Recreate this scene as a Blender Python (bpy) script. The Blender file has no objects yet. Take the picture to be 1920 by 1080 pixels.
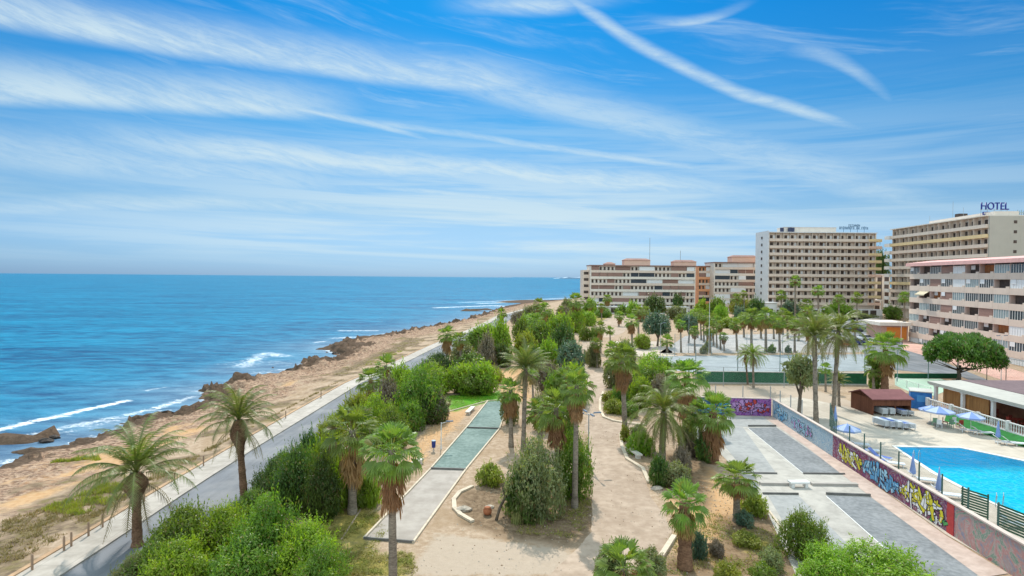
import bpy, math, random
import numpy as np
from mathutils import Vector, Matrix, noise as mnoise
R = math.radians
scene = bpy.context.scene
COL = scene.collection

# ------------------------------------------------------------------ camera
H = 16.0; F = 1100.0
PITCH = math.atan(21.1 / F); ROLL = R(0.5)
_F0 = Vector((0, math.cos(PITCH), -math.sin(PITCH)))
_U0 = Vector((0, math.sin(PITCH), math.cos(PITCH)))
_R0 = Vector((1, 0, 0))
CR = _R0 * math.cos(ROLL) + _U0 * math.sin(ROLL)
CU = -_R0 * math.sin(ROLL) + _U0 * math.cos(ROLL)
CAM = Vector((0, 0, H))
def ray(px, py):
    return _F0 + CR * ((px - 960) / F) + CU * ((540 - py) / F)
def G(px, py, z=0.0):
    """ground point seen at a place of the photograph (survey of the site)"""
    d = ray(px, py); t = (z - H) / d.z
    return CAM + d * t
def zat(px, py, Y):
    d = ray(px, py); return H + d.z * (Y / d.y)
def xat(px, py, Y):
    d = ray(px, py); return d.x * (Y / d.y)

cam = bpy.data.cameras.new('camera'); co = bpy.data.objects.new('camera', cam); COL.objects.link(co)
cam.sensor_width = 36; cam.lens = 36 * F / 1920; cam.clip_start = .2; cam.clip_end = 60000
m3 = Matrix((CR, CU, -_F0)).transposed(); co.matrix_world = Matrix.Translation(CAM) @ m3.to_4x4()
scene.camera = co

# ------------------------------------------------------------------ node helpers
def newmat(name):
    m = bpy.data.materials.new(name); m.use_nodes = True; nt = m.node_tree; nt.nodes.clear()
    out = nt.nodes.new('ShaderNodeOutputMaterial'); return m, nt, out
def N(nt, t, **kw):
    n = nt.nodes.new(t)
    for k, v in kw.items():
        if k.startswith('i_'): n.inputs[k[2:].replace('_', ' ')].default_value = v
        else: setattr(n, k, v)
    return n
def L(nt, a, b): nt.links.new(a, b)
def math_(nt, op, a, b=None, c=None, clamp=False):
    n = nt.nodes.new('ShaderNodeMath'); n.operation = op; n.use_clamp = clamp
    for i, v in enumerate((a, b, c)):
        if v is None: continue
        if isinstance(v, (int, float)): n.inputs[i].default_value = v
        else: nt.links.new(v, n.inputs[i])
    return n.outputs[0]
def mix(nt, f, a, b, mode='MIX'):
    n = nt.nodes.new('ShaderNodeMix'); n.data_type = 'RGBA'; n.blend_type = mode
    for s, v in ((n.inputs['Factor'], f), (n.inputs['A'], a), (n.inputs['B'], b)):
        pass
    ins = [n.inputs[0], n.inputs[6], n.inputs[7]]
    for s, v in zip(ins, (f, a, b)):
        if isinstance(v, (int, float)): s.default_value = v
        elif isinstance(v, (tuple, list)): s.default_value = (*v[:3], 1)
        else: nt.links.new(v, s)
    return n.outputs[2]
def tnoise(nt, vec, scale, detail=4, rough=.55, dist=0):
    n = nt.nodes.new('ShaderNodeTexNoise'); n.inputs['Scale'].default_value = scale
    n.inputs['Detail'].default_value = detail; n.inputs['Roughness'].default_value = rough
    n.inputs['Distortion'].default_value = dist
    if vec is not None: nt.links.new(vec, n.inputs['Vector'])
    return n.outputs['Fac']
def ramp(nt, f, lo, hi):
    n = nt.nodes.new('ShaderNodeMapRange'); n.interpolation_type = 'SMOOTHSTEP'
    n.inputs[1].default_value = lo; n.inputs[2].default_value = hi
    nt.links.new(f, n.inputs[0]); return n.outputs[0]
def geopos(nt):
    return nt.nodes.new('ShaderNodeNewGeometry').outputs['Position']
def scl(nt, vec, s, loc=(0, 0, 0)):
    n = nt.nodes.new('ShaderNodeMapping'); n.inputs['Scale'].default_value = s; n.inputs['Location'].default_value = loc
    nt.links.new(vec, n.inputs['Vector']); return n.outputs[0]
def bump(nt, h, strength, dist):
    n = nt.nodes.new('ShaderNodeBump'); n.inputs['Strength'].default_value = strength
    n.inputs['Distance'].default_value = dist; nt.links.new(h, n.inputs['Height']); return n.outputs[0]
def principled(nt, out, col, rough=.8, spec=.3, normal=None, metal=0):
    p = nt.nodes.new('ShaderNodeBsdfPrincipled')
    if isinstance(col, (tuple, list)): p.inputs['Base Color'].default_value = (*col[:3], 1)
    else: nt.links.new(col, p.inputs['Base Color'])
    if isinstance(rough, (int, float)): p.inputs['Roughness'].default_value = rough
    else: nt.links.new(rough, p.inputs['Roughness'])
    p.inputs['Specular IOR Level'].default_value = spec; p.inputs['Metallic'].default_value = metal
    if normal is not None: nt.links.new(normal, p.inputs['Normal'])
    if out is not None: nt.links.new(p.outputs[0], out.inputs[0])
    return p
_mats = {}
def M(name, col, rough=.8, var=.12, scale=1.5, col2=None, bmp=0.0, spec=.25, metal=0, stretch=(1, 1, 1), grime=.0, joint=0):
    if name in _mats: return _mats[name]
    m, nt, out = newmat(name); pos = geopos(nt); v = scl(nt, pos, stretch)
    n1 = tnoise(nt, v, scale, 6, .6); n2 = tnoise(nt, v, scale * .13, 4, .5)
    f = ramp(nt, math_(nt, 'ADD', math_(nt, 'MULTIPLY', n1, .6), math_(nt, 'MULTIPLY', n2, .4)), .33, .67)
    a = [c * (1 - var) for c in col]; b = list(col2) if col2 else [min(c * (1 + var), .95) for c in col]
    c = mix(nt, f, a, b)
    if grime:
        g = ramp(nt, tnoise(nt, scl(nt, pos, (1.2, 1.2, .18)), .9, 7, .65), .52, .75)
        c = mix(nt, math_(nt, 'MULTIPLY', g, grime), c, [x * .45 for x in col])
    if joint:
        sp_ = nt.nodes.new('ShaderNodeSeparateXYZ'); L(nt, pos, sp_.inputs[0]); w_ = .035 / joint
        j1 = math_(nt, 'LESS_THAN', math_(nt, 'FRACT', math_(nt, 'MULTIPLY', sp_.outputs[0], 1 / joint)), w_); j2 = math_(nt, 'LESS_THAN', math_(nt, 'FRACT', math_(nt, 'MULTIPLY', sp_.outputs[1], 1 / joint)), w_)
        c = mix(nt, math_(nt, 'MULTIPLY', math_(nt, 'MAXIMUM', j1, j2), .55), c, [x * .5 for x in col])
    nrm = bump(nt, n1, .5, bmp) if bmp else None
    principled(nt, out, c, rough, spec, nrm, metal)
    _mats[name] = m; return m
def leafmat(name, c1, c2, c3=None, trans=.35, rough=.55):
    if name in _mats: return _mats[name]
    m, nt, out = newmat(name); g = nt.nodes.new('ShaderNodeNewGeometry'); oi = nt.nodes.new('ShaderNodeObjectInfo')
    c = mix(nt, g.outputs['Random Per Island'], c1, c2)
    pn = ramp(nt, tnoise(nt, g.outputs['Position'], .9, 3, .5), .35, .65)
    c = mix(nt, math_(nt, 'MULTIPLY', pn, .75), c, c3 or c2)
    c = mix(nt, math_(nt, 'MULTIPLY', ramp(nt, math_(nt, 'FRACT', math_(nt, 'MULTIPLY', g.outputs['Random Per Island'], 37.7)), .90, .94), .7), c, (.20, .13, .06))
    hs = nt.nodes.new('ShaderNodeHueSaturation'); L(nt, c, hs.inputs['Color'])
    hs.inputs['Hue'].default_value = .5
    L(nt, math_(nt, 'ADD', math_(nt, 'MULTIPLY', oi.outputs['Random'], .035), .4825), hs.inputs['Hue'])
    L(nt, math_(nt, 'ADD', math_(nt, 'MULTIPLY', oi.outputs['Random'], .3), .85), hs.inputs['Value'])
    p = principled(nt, None, hs.outputs[0], rough, .35)
    t = nt.nodes.new('ShaderNodeBsdfTranslucent'); 
    L(nt, mix(nt, 1.0, hs.outputs[0], (1.9, 2.0, .8), 'MULTIPLY'), t.inputs['Color'])
    ms = nt.nodes.new('ShaderNodeMixShader'); ms.inputs[0].default_value = trans
    L(nt, p.outputs[0], ms.inputs[1]); L(nt, t.outputs[0], ms.inputs[2]); L(nt, ms.outputs[0], out.inputs[0])
    _mats[name] = m; return m

# ------------------------------------------------------------------ object helpers
def tag(o, label=None, cat=None, group=None, kind=None):
    if label: o['label'] = label
    if cat: o['category'] = cat
    if group: o['group'] = group
    if kind: o['kind'] = kind
    return o
def empty(name, loc=(0, 0, 0), label=None, cat=None, group=None, rz=0.0):
    o = bpy.data.objects.new(name, None); COL.objects.link(o); o.location = loc; o.rotation_euler.z = rz
    o.empty_display_size = .3
    return tag(o, label, cat, group)
class MB:
    def __init__(s): s.v = []; s.f = []; s.mi = []
    def add(s, vs, fs, mi=0):
        b = len(s.v); s.v += [tuple(p) for p in vs]; s.f += [tuple(b + i for i in f) for f in fs]; s.mi += [mi] * len(fs); return s
    def box(s, x0, x1, y0, y1, z0, z1, T=None, mi=0):
        vs = [(x, y, z) for z in (z0, z1) for y in (y0, y1) for x in (x0, x1)]
        if T: vs = [T(*p) for p in vs]
        return s.add(vs, [(0, 2, 3, 1), (4, 5, 7, 6), (0, 1, 5, 4), (2, 6, 7, 3), (0, 4, 6, 2), (1, 3, 7, 5)], mi)
    def poly(s, pts, mi=0): return s.add(pts, [tuple(range(len(pts)))], mi)
    def tube(s, pts, rad, n=6, mi=0, cap=True):
        pts = [Vector(p) for p in pts]; k = len(pts)
        rad = rad if isinstance(rad, (list, tuple)) else [rad] * k
        vs = []
        for i, p in enumerate(pts):
            d = (pts[min(i + 1, k - 1)] - pts[max(i - 1, 0)]).normalized()
            a = d.orthogonal().normalized() if abs(d.z) < .99 else Vector((1, 0, 0)); a = (a - d * a.dot(d)).normalized(); b = d.cross(a)
            for j in range(n):
                t = 2 * math.pi * j / n; vs.append(p + (a * math.cos(t) + b * math.sin(t)) * rad[i])
        fs = [(i * n + j, i * n + (j + 1) % n, (i + 1) * n + (j + 1) % n, (i + 1) * n + j) for i in range(k - 1) for j in range(n)]
        if cap: fs += [tuple(range(n - 1, -1, -1)), tuple(range((k - 1) * n, k * n))]
        return s.add(vs, fs, mi)
    def prism(s, outline, z0, z1, T=None, mi=0):
        n = len(outline)
        vs = [(x, y, z0) for x, y in outline] + [(x, y, z1) for x, y in outline]
        if T: vs = [T(*p) for p in vs]
        fs = [tuple(range(n - 1, -1, -1)), tuple(range(n, 2 * n))] + [(i, (i + 1) % n, n + (i + 1) % n, n + i) for i in range(n)]
        return s.add(vs, fs, mi)
    def mesh(s, name, mats, off=None, smooth=False):
        me = bpy.data.meshes.new(name)
        vs = s.v if off is None else [(a - off[0], b - off[1], c - off[2]) for a, b, c in s.v]
        me.from_pydata(vs, [], s.f)
        for m in (mats if isinstance(mats, (list, tuple)) else [mats]): me.materials.append(m)
        if any(s.mi): me.polygons.foreach_set('material_index', s.mi)
        if smooth: me.polygons.foreach_set('use_smooth', [True] * len(s.f))
        me.update(); return me
    def build(s, name, mats, parent=None, smooth=False, world=True):
        """world=True: vertices are in world coordinates, parent is an unrotated Empty"""
        off = parent_loc(parent) if (parent is not None and world) else None
        o = bpy.data.objects.new(name, s.mesh(name, mats, off, smooth)); COL.objects.link(o)
        if parent is not None: o.parent = parent
        return o
def parent_loc(p):
    v = Vector((0, 0, 0))
    while p is not None: v = v + p.location; p = p.parent
    return v
def struct(o, ):
    o['kind'] = 'structure'; return o
def parts_limited(name, mbs, mats, parent, limit=100):
    """first (nearest) ones as single parts, the rest as one stuff part"""
    for mb in mbs[:limit]: mb.build(name, mats, parent)
    if len(mbs) > limit:
        r = MB()
        for mb in mbs[limit:]: r.add(mb.v, mb.f); r.mi[-len(mb.f):] = mb.mi
        o = r.build(name, mats, parent); o['kind'] = 'stuff'
def kids(o): return [c for c in bpy.data.objects if c.parent == o]
def copy_tree(o, children=None):
    c = o.copy(); COL.objects.link(c)
    for ch in (children if children is not None else kids(o)):
        d = ch.copy(); COL.objects.link(d); d.parent = c
        for g in kids(ch):
            e = g.copy(); COL.objects.link(e); e.parent = d
    return c
ORD = ['leftmost', 'second from the left', 'third from the left', 'fourth from the left', 'fifth from the left', 'sixth from the left',
       'seventh from the left', 'eighth from the left', 'ninth from the left', 'tenth from the left', 'eleventh from the left',
       'twelfth from the left', 'thirteenth from the left', 'fourteenth from the left', 'fifteenth from the left', 'sixteenth from the left',
       'seventeenth from the left', 'eighteenth from the left', 'nineteenth from the left', 'twentieth from the left'] + ['%dth from the left' % i for i in range(21, 60)]

# ------------------------------------------------------------------ light
SUN_AZ = R(-4.5); SUN_EL = R(48)
S = Vector((math.sin(SUN_AZ) * math.cos(SUN_EL), math.cos(SUN_AZ) * math.cos(SUN_EL), math.sin(SUN_EL)))
sl = bpy.data.lights.new('sun', 'SUN'); sl.energy = 3.5; sl.angle = R(.55); sl.color = (1, .95, .87)
so = bpy.data.objects.new('sun', sl); COL.objects.link(so); so.rotation_euler = (-S).to_track_quat('-Z', 'Y').to_euler()
so.location = (0, 0, 120)
w = bpy.data.worlds.new('World'); scene.world = w; w.use_nodes = True
def azel(px, py):
    d = ray(px, py).normalized(); return math.atan2(d.x, d.y), math.asin(d.z)
def build_world():
    nt = w.node_tree; nt.nodes.clear(); out = nt.nodes.new('ShaderNodeOutputWorld')
    bg = nt.nodes.new('ShaderNodeBackground'); bg.inputs[1].default_value = .105; L(nt, bg.outputs[0], out.inputs[0])
    sky = nt.nodes.new('ShaderNodeTexSky'); sky.sky_type = 'NISHITA'; sky.sun_disc = False
    sky.sun_elevation = SUN_EL; sky.sun_rotation = SUN_AZ; sky.air_density = 1.0; sky.dust_density = .6; sky.ozone_density = 2.2; sky.altitude = 20
    tc = nt.nodes.new('ShaderNodeTexCoord'); sep = nt.nodes.new('ShaderNodeSeparateXYZ'); L(nt, tc.outputs['Generated'], sep.inputs[0])
    x, y, z = sep.outputs
    az = math_(nt, 'ARCTAN2', x, y); el = math_(nt, 'ARCSINE', z)
    cmb = nt.nodes.new('ShaderNodeCombineXYZ'); L(nt, az, cmb.inputs[0]); L(nt, el, cmb.inputs[1]); A = cmb.outputs[0]
    # slow warp of the cloud field
    wn = nt.nodes.new('ShaderNodeTexNoise'); wn.inputs['Scale'].default_value = 3.2; wn.inputs['Detail'].default_value = 2; L(nt, A, wn.inputs['Vector'])
    warp = math_(nt, 'SUBTRACT', wn.outputs['Fac'], .5)
    # fine fibres along the wind direction
    tilt = math_(nt, 'ADD', el, math_(nt, 'MULTIPLY', az, .17))
    tilt = math_(nt, 'ADD', tilt, math_(nt, 'MULTIPLY', warp, .07))
    c2 = nt.nodes.new('ShaderNodeCombineXYZ'); L(nt, az, c2.inputs[0]); L(nt, tilt, c2.inputs[1])
    fib = tnoise(nt, scl(nt, c2.outputs[0], (1.6, 17, 1)), 1.6, 6, .65, .5)
    fib2 = tnoise(nt, scl(nt, c2.outputs[0], (4, 22, 1)), 4.2, 6, .75, .4)
    tilt3 = math_(nt, 'ADD', el, math_(nt, 'MULTIPLY', az, .02))
    c3 = nt.nodes.new('ShaderNodeCombineXYZ'); L(nt, az, c3.inputs[0]); L(nt, tilt3, c3.inputs[1])
    bands = tnoise(nt, scl(nt, c3.outputs[0], (1.3, 26, 1), (4.3, 1.1, 0)), 1.3, 5, .62, .4)
    streak = math_(nt, 'MULTIPLY', ramp(nt, math_(nt, 'ADD', math_(nt, 'MULTIPLY', fib, .5), math_(nt, 'MULTIPLY', fib2, .5)), .36, .62), 1.15)
    cloud = math_(nt, 'MULTIPLY', ramp(nt, fib, .44, .85), math_(nt, 'ADD', math_(nt, 'MULTIPLY', streak, .16), .30))
    def band(pts, wpx, amp, wup=None, wamp=.05, taper=None, fibre=.42):
        nonlocal cloud
        ae = [azel(*p) for p in pts]
        q = np.polyfit([a for a, e in ae], [e for a, e in ae], 2 if len(pts) > 2 else 1)
        if len(q) == 2: q = [0, q[0], q[1]]
        cen = math_(nt, 'ADD', math_(nt, 'MULTIPLY', math_(nt, 'ADD', math_(nt, 'MULTIPLY', az, float(q[0])), float(q[1])), az), float(q[2]))
        d = math_(nt, 'ADD', math_(nt, 'SUBTRACT', el, cen), math_(nt, 'MULTIPLY', warp, wamp))
        wu = (wup or wpx) / F; wd = wpx / F
        up = math_(nt, 'SUBTRACT', 1, ramp(nt, d, 0, wu)); dn = ramp(nt, d, -wd, 0)
        b = math_(nt, 'MULTIPLY', up, dn)
        a0 = ae[0][0]; a1 = ae[-1][0]
        tp = taper if taper is not None else .12
        if tp:
            b = math_(nt, 'MULTIPLY', b, math_(nt, 'MULTIPLY', ramp(nt, az, a0 - tp, a0 + tp), math_(nt, 'SUBTRACT', 1, ramp(nt, az, a1 - tp, a1 + tp))))
        tex = math_(nt, 'ADD', math_(nt, 'MULTIPLY', streak, fibre), 1 - fibre)
        b = math_(nt, 'MULTIPLY', math_(nt, 'MULTIPLY', b, tex), amp)
        cloud = math_(nt, 'MAXIMUM', cloud, b)
    band([(-300, -20), (0, 28), (500, 108), (760, 148), (1000, 168)], 26, .85, 70, .018)
    band([(800, 140), (1050, 190), (1250, 250), (1500, 330), (1750, 380)], 45, .60, 75, .025)
    band([(-300, 160), (0, 178), (300, 190), (620, 208)], 26, .82, 75, .018)
    band([(300, 180), (560, 206), (700, 230), (800, 262)], 10, .75, 12, .01, .08)
    band([(680, 225), (900, 262), (1100, 285), (1340, 320)], 12, .7, 14, .02, .1)
    band([(1000, -60), (1090, 10), (1200, 80), (1330, 155), (1450, 195), (1600, 238)], 17, .72, 19, .03, .08)
    band([(900, 10), (1000, 8), (1100, 2)], 22, .8, 26, .03, .1)
    band([(1240, 45), (1300, 46), (1370, 28)], 8, .6, 16, .02, .05)
    band([(1500, 100), (1580, 125), (1650, 175)], 18, .5, 26, .04, .05)
    band([(200, 260), (600, 300), (960, 325), (1400, 365)], 40, .85, 50, .03, .2)
    band([(-200, 250), (300, 310), (700, 345)], 50, .6, 60, .05, .2)
    band([(700, 350), (1000, 378), (1200, 408), (1420, 430)], 9, .8, 12, .01, .12)
    band([(-200, 385), (500, 380), (1100, 395)], 30, .6, 34, .05, .2)
    sunward = math_(nt, 'ADD', .42, math_(nt, 'MULTIPLY', math_(nt, 'SUBTRACT', 1, ramp(nt, math_(nt, 'ABSOLUTE', math_(nt, 'ADD', az, -.02)), .1, .85)), .75))
    # horizontal veils lower down, brighter under the sun
    low = math_(nt, 'SUBTRACT', 1, ramp(nt, el, .05, .36))
    veil = math_(nt, 'MULTIPLY', math_(nt, 'ADD', math_(nt, 'MULTIPLY', ramp(nt, bands, .36, .62), .55), .22), math_(nt, 'MULTIPLY', low, sunward))
    cloud = math_(nt, 'MAXIMUM', cloud, veil)
    # bright cloud added out of view, overhead and behind the viewer, as fill light
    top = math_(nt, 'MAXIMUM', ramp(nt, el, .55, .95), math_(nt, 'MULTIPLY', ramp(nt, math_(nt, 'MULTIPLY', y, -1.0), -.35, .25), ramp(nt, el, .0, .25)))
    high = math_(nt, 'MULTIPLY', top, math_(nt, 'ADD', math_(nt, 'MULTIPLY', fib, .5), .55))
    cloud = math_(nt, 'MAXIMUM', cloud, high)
    cloud = math_(nt, 'MULTIPLY', cloud, ramp(nt, el, -.01, .06), clamp=True)
    # blue sky, richer than the raw model as in the photograph
    cr = nt.nodes.new('ShaderNodeValToRGB'); e = cr.color_ramp; L(nt, math_(nt, 'MULTIPLY', el, 1.0), cr.inputs[0])
    e.elements[0].position = 0; e.elements[0].color = (*SKYM[0], 1); e.elements[1].position = .9; e.elements[1].color = (*SKYM[-1], 1)
    for p_, c_ in zip((.035, .107, .24, .42), SKYM[1:-1]):
        q_ = e.elements.new(p_); q_.color = (*c_, 1)
    base = mix(nt, 1.0, sky.outputs[0], cr.outputs[0], 'MULTIPLY')
    c = mix(nt, cloud, base, CLOUDCOL)
    c = mix(nt, high, c, [v * 1.9 for v in CLOUDCOL])  # added cloud made brighter than the visible cirrus, for more fill
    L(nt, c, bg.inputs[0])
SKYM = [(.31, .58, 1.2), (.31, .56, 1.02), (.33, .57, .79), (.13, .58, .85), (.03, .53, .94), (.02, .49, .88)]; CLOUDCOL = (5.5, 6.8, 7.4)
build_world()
vs_ = scene.view_settings; vs_.view_transform = 'Standard'; vs_.look = 'None'; vs_.gamma = 1; vs_.use_curve_mapping = False; vs_.exposure = .2
scene.cycles.max_bounces = 6; scene.cycles.transparent_max_bounces = 12; scene.cycles.use_denoising = True

# ------------------------------------------------------------------ land, sea
SEA = -3.0
_sh = [(0, 866), (60, 858), (116, 843), (189, 826), (217, 811), (264, 788), (340, 778), (381, 766), (390, 742), (400, 733), (466, 714), (526, 709), (559, 693),
       (600, 683), (632, 679), (640, 664), (618, 656), (647, 643), (710, 637), (759, 624), (816, 615), (865, 606), (905, 594), (930, 583), (965, 573), (1041, 565), (1094, 557)]
_P = [G(x, y, SEA) for x, y in _sh]
sY = [-7000, -50, 20, 40] + [p.y for p in _P] + [700, 900, 1300, 2500, 14000]
sX = [-400, -66, -60, -54] + [p.x for p in _P] + [110, 250, 900, 4000, 40000]
o_ = np.argsort(sY); sY = np.array(sY)[o_]; sX = np.array(sX)[o_]
_rd = [(35, 1080), (157, 1007), (300, 919), (433, 841), (521, 791), (648, 719), (742, 678), (804, 649), (869, 622), (901, 608), (934, 591), (949, 588)]
_Q = [G(x, y) for x, y in _rd]
rY = np.array([-7000, -50] + [p.y for p in _Q] + [330, 420]); rX = np.array([-26.3, -26.3] + [p.x for p in _Q] + [14, 40])
def x_shore(y):
    b = np.interp(y, sY, sX)
    return b + np.where(y < 330, 1.0, .0) * (1.2 * np.sin(y * .31) * np.sin(y * .083) + .7 * np.sin(y * .9 + 1) + .45 * np.sin(y * 2.1))
def x_road(y):
    y = np.asarray(y, float)
    r = np.interp(y, rY, rX); s = x_shore(y)
    return np.where(y > 330, np.maximum(s + 20, r), np.maximum(r, s + 3))
def inpoly(px, py, poly):
    c = np.zeros(px.shape, bool); n = len(poly); j = n - 1
    for i in range(n):
        xi, yi = poly[i]; xj, yj = poly[j]
        m = ((yi > py) != (yj > py)) & (px < (xj - xi) * (py - yi) / (yj - yi + 1e-12) + xi); c ^= m; j = i
    return c
def sdist(px, py, pts, closed=True):
    d = np.full(px.shape, 1e9); n = len(pts)
    for i in range(n if closed else n - 1):
        ax, ay = pts[i]; bx, by = pts[(i + 1) % n]; dx, dy = bx - ax, by - ay
        t = np.clip(((px - ax) * dx + (py - ay) * dy) / (dx * dx + dy * dy + 1e-9), 0, 1)
        d = np.minimum(d, np.hypot(px - ax - t * dx, py - ay - t * dy))
    return d
def softpoly(px, py, poly_px, soft=.8, z=0.0):
    P = [tuple(G(x, y, z)[:2]) for x, y in poly_px]
    d = sdist(px, py, P); ins = inpoly(px, py, P)
    return np.clip(.5 + np.where(ins, d, -d) / (2 * soft), 0, 1)

rows = [12.0]
while rows[-1] < 340: rows.append(rows[-1] * 1.0068 + .02)
rows += list(np.geomspace(350, 13000, 34)); rows = [-6000, -1200, -300, -90, -40, -10, 4] + rows
rows = np.array(rows)
xs, xr = x_shore(rows), x_road(rows)
NS = 84
off = np.array([-60, -30, -16, -10, -7, -5, -3.5, -2.4, -1.5, -.8, -.3])
tin = np.linspace(0, 1, NS); park = np.concatenate([np.linspace(0, 105, 120)[1:], [112, 125, 150, 200, 300, 600, 1500, 5000, 20000, 60000]])
X = []; T = []
for i in range(len(rows)):
    X.append(np.concatenate([xs[i] + off, xs[i] + (xr[i] - xs[i]) * tin, xr[i] + park])); T.append(np.concatenate([off, tin, 1 + park]))
X = np.array(X); T = np.array(T); Y = np.repeat(rows[:, None], X.shape[1], 1)
wid = np.maximum(xr - xs, 3)[:, None]
s = np.clip(T, 0, 1); inland = T > 1
sm = s ** .72
Z = np.where(T < 0, SEA + T * .35, SEA + (3.0 - .12) * sm)
Z = np.where(inland, -.12 + .12 * np.clip((T - 1) / 2.6, 0, 1), Z)
Z = np.maximum(Z, -9)
nz = np.zeros_like(Z); nz2 = np.zeros_like(Z)
for i in range(X.shape[0]):
    if rows[i] > 420: continue
    for j in range(len(off) + NS - 1):
        if T[i, j] < -8: continue
        p = Vector((X[i, j] * .22, Y[i, j] * .22, 0))
        nz[i, j] = mnoise.fractal(p, .9, 2.1, 5); nz2[i, j] = mnoise.ridged_multi_fractal(p * 2.3, .8, 2.1, 4, 1, 2) - 1.1
env = np.clip(1 - s, 0, 1) * np.clip((T + 8) / 8, 0, 1)
hill = nz * .95 + .55 * nz2
hill = hill * np.clip((Y - 40) / 50, .35, 1)
led = np.floor((Z + hill * .9) / .45) * .45
Z = np.where(~inland & (Y < 420), Z * (1 - .55 * env) + (.55 * env) * led + hill * .9 * np.minimum(env * 1.6, 1) * np.clip(1 - s + .05, 0, 1), Z)
edge = np.exp(-((T - .05) / .14) ** 2) * (T >= 0) * (Y < 420)
nearf = np.clip((Y - 62) / 30, .12, 1)
Z = Z + edge * (.35 + .9 * np.maximum(nz2, -.3)) * nearf
# rock outcrops standing in the water
isl = np.zeros_like(Z)
for (px, py, rx, ry, h) in [(12, 826, 3.6, 1.9, .75), (72, 848, 3.0, .9, .5), (100, 818, .8, .5, .9), (84, 826, .7, .5, .6), (408, 765, 2.5, .9, 1.0), (645, 655, 6, 2.2, 1.2), (612, 683, 3, 1.2, 1.1),
                        (575, 681, 1.2, .8, .9), (573, 690, 1.4, .8, .8), (590, 640, 1.3, .6, .7), (512, 690, 1, .6, .5), (870, 583, 9, 3, 1.2), (900, 581, 10, 2, .8), (1000, 567, 26, 8, 1.6), (960, 571, 16, 5, .9), (700, 633, 6, 1.5, .6)]:
    g = G(px, py, SEA); q = np.exp(-(((X - g.x) / rx) ** 2 + ((Y - g.y) / ry) ** 2) ** 1.5)
    isl = np.maximum(isl, q * h * (1 + .5 * nz2))
near_sh = (T < .25)
Z = np.where(near_sh, np.maximum(Z, np.where(isl > .08, SEA - .35 + isl * 1.5, -99)), Z)
Z = np.where(~inland, np.minimum(Z, -.16), Z)
# ---- what the surface is made of
rock = np.where(inland, 0, np.clip(1.75 - s * 1.75 + nz * 1.0, 0, 1)); rock = np.maximum(rock, (isl > .1) * 1.0)
wet = np.where(inland, 0, np.clip(1.2 - np.abs(T) * 6, 0, 1) + (isl > .1) * .8 + np.clip(nz2 * .9 + .12 - s * .8, 0, 1))
wet = np.maximum(wet, np.clip((-2.5 - Z) * 2, 0, 1))
scrub = np.where(inland, 0, np.clip((s - .45) * 1.1 + nz * .9, 0, 1)); orange = np.zeros_like(Z); grass = np.zeros_like(Z); litter = np.zeros_like(Z); pale = np.zeros_like(Z); lawn = np.zeros_like(Z)
for pl in [[(120, 985), (270, 935), (190, 900), (60, 960)], [(0, 1080), (0, 1000), (100, 985), (150, 1000), (30, 1080)], [(95, 880), (190, 880), (180, 862), (110, 866)], [(640, 712), (800, 640), (770, 636), (620, 705)]]:
    scrub = np.maximum(scrub, softpoly(X, Y, pl, 2, -1.5) * (~inland))
for pl in [[(0, 985), (110, 950), (210, 905), (300, 850), (230, 830), (0, 880)], [(480, 760), (640, 690), (600, 700), (430, 770)], [(230, 830), (330, 800), (400, 790), (380, 830), (280, 870)]]:
    orange = np.maximum(orange, softpoly(X, Y, pl, 2.5, -2) * (~inland))
scrub = np.clip(scrub - orange * .25, 0, 1); rock = np.clip(rock - orange * .35, 0, 1)
for pl in [[(590, 975), (700, 940), (720, 1000), (690, 1080), (600, 1080)], [(640, 1040), (770, 1035), (780, 1090), (600, 1090)], [(1380, 1000), (1440, 1000), (1460, 1030), (1390, 1040)]]:
    grass = np.maximum(grass, softpoly(X, Y, pl, .8) * .75)
for pl in [[(836, 742), (940, 735), (945, 752), (915, 754), (875, 765), (845, 774)]]:
    lawn = np.maximum(lawn, softpoly(X, Y, pl, .25))
for pl in [[(1112, 590), (1148, 588), (1145, 601), (1100, 604)], [(1255, 585), (1300, 582), (1300, 592), (1260, 596)], [(1355, 600), (1372, 600), (1372, 613), (1353, 613)]]:
    grass = np.maximum(grass, softpoly(X, Y, pl, 1.5))
for pl in [[(860, 925), (930, 905), (1110, 880), (1130, 970), (1080, 1030), (960, 1010), (870, 985)], [(1250, 850), (1330, 870), (1330, 960), (1250, 930)], [(1340, 970), (1470, 960), (1500, 1080), (1350, 1080)], [(1250, 1040), (1330, 1040), (1350, 1080), (1240, 1080)]]:
    litter = np.maximum(litter, softpoly(X, Y, pl, 1.2))
for pl in [[(800, 800), (835, 770), (900, 758), (860, 800), (780, 880), (745, 870)], [(920, 690), (1000, 690), (1000, 760), (940, 745)], [(1225, 880), (1330, 870), (1400, 920), (1440, 1080), (1230, 1080), (1262, 1000)], [(640, 940), (700, 940), (690, 1080), (640, 1080)]]:
    orange = np.maximum(orange, softpoly(X, Y, pl, 1.0) * .75)
for pl in [[(1295, 725), (1500, 722), (1620, 760), (1500, 790), (1440, 750), (1290, 750)], [(1090, 660), (1110, 640), (1140, 760), (1105, 800)], [(820, 1000), (1060, 1030), (1100, 1080), (760, 1080)]]:
    pale = np.maximum(pale, softpoly(X, Y, pl, 1.0))
gridf = []
nr, nc = X.shape
idx = np.arange(nr * nc).reshape(nr, nc)
gridf = np.stack([idx[:-1, :-1], idx[:-1, 1:], idx[1:, 1:], idx[1:, :-1]], -1).reshape(-1, 4)
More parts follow.
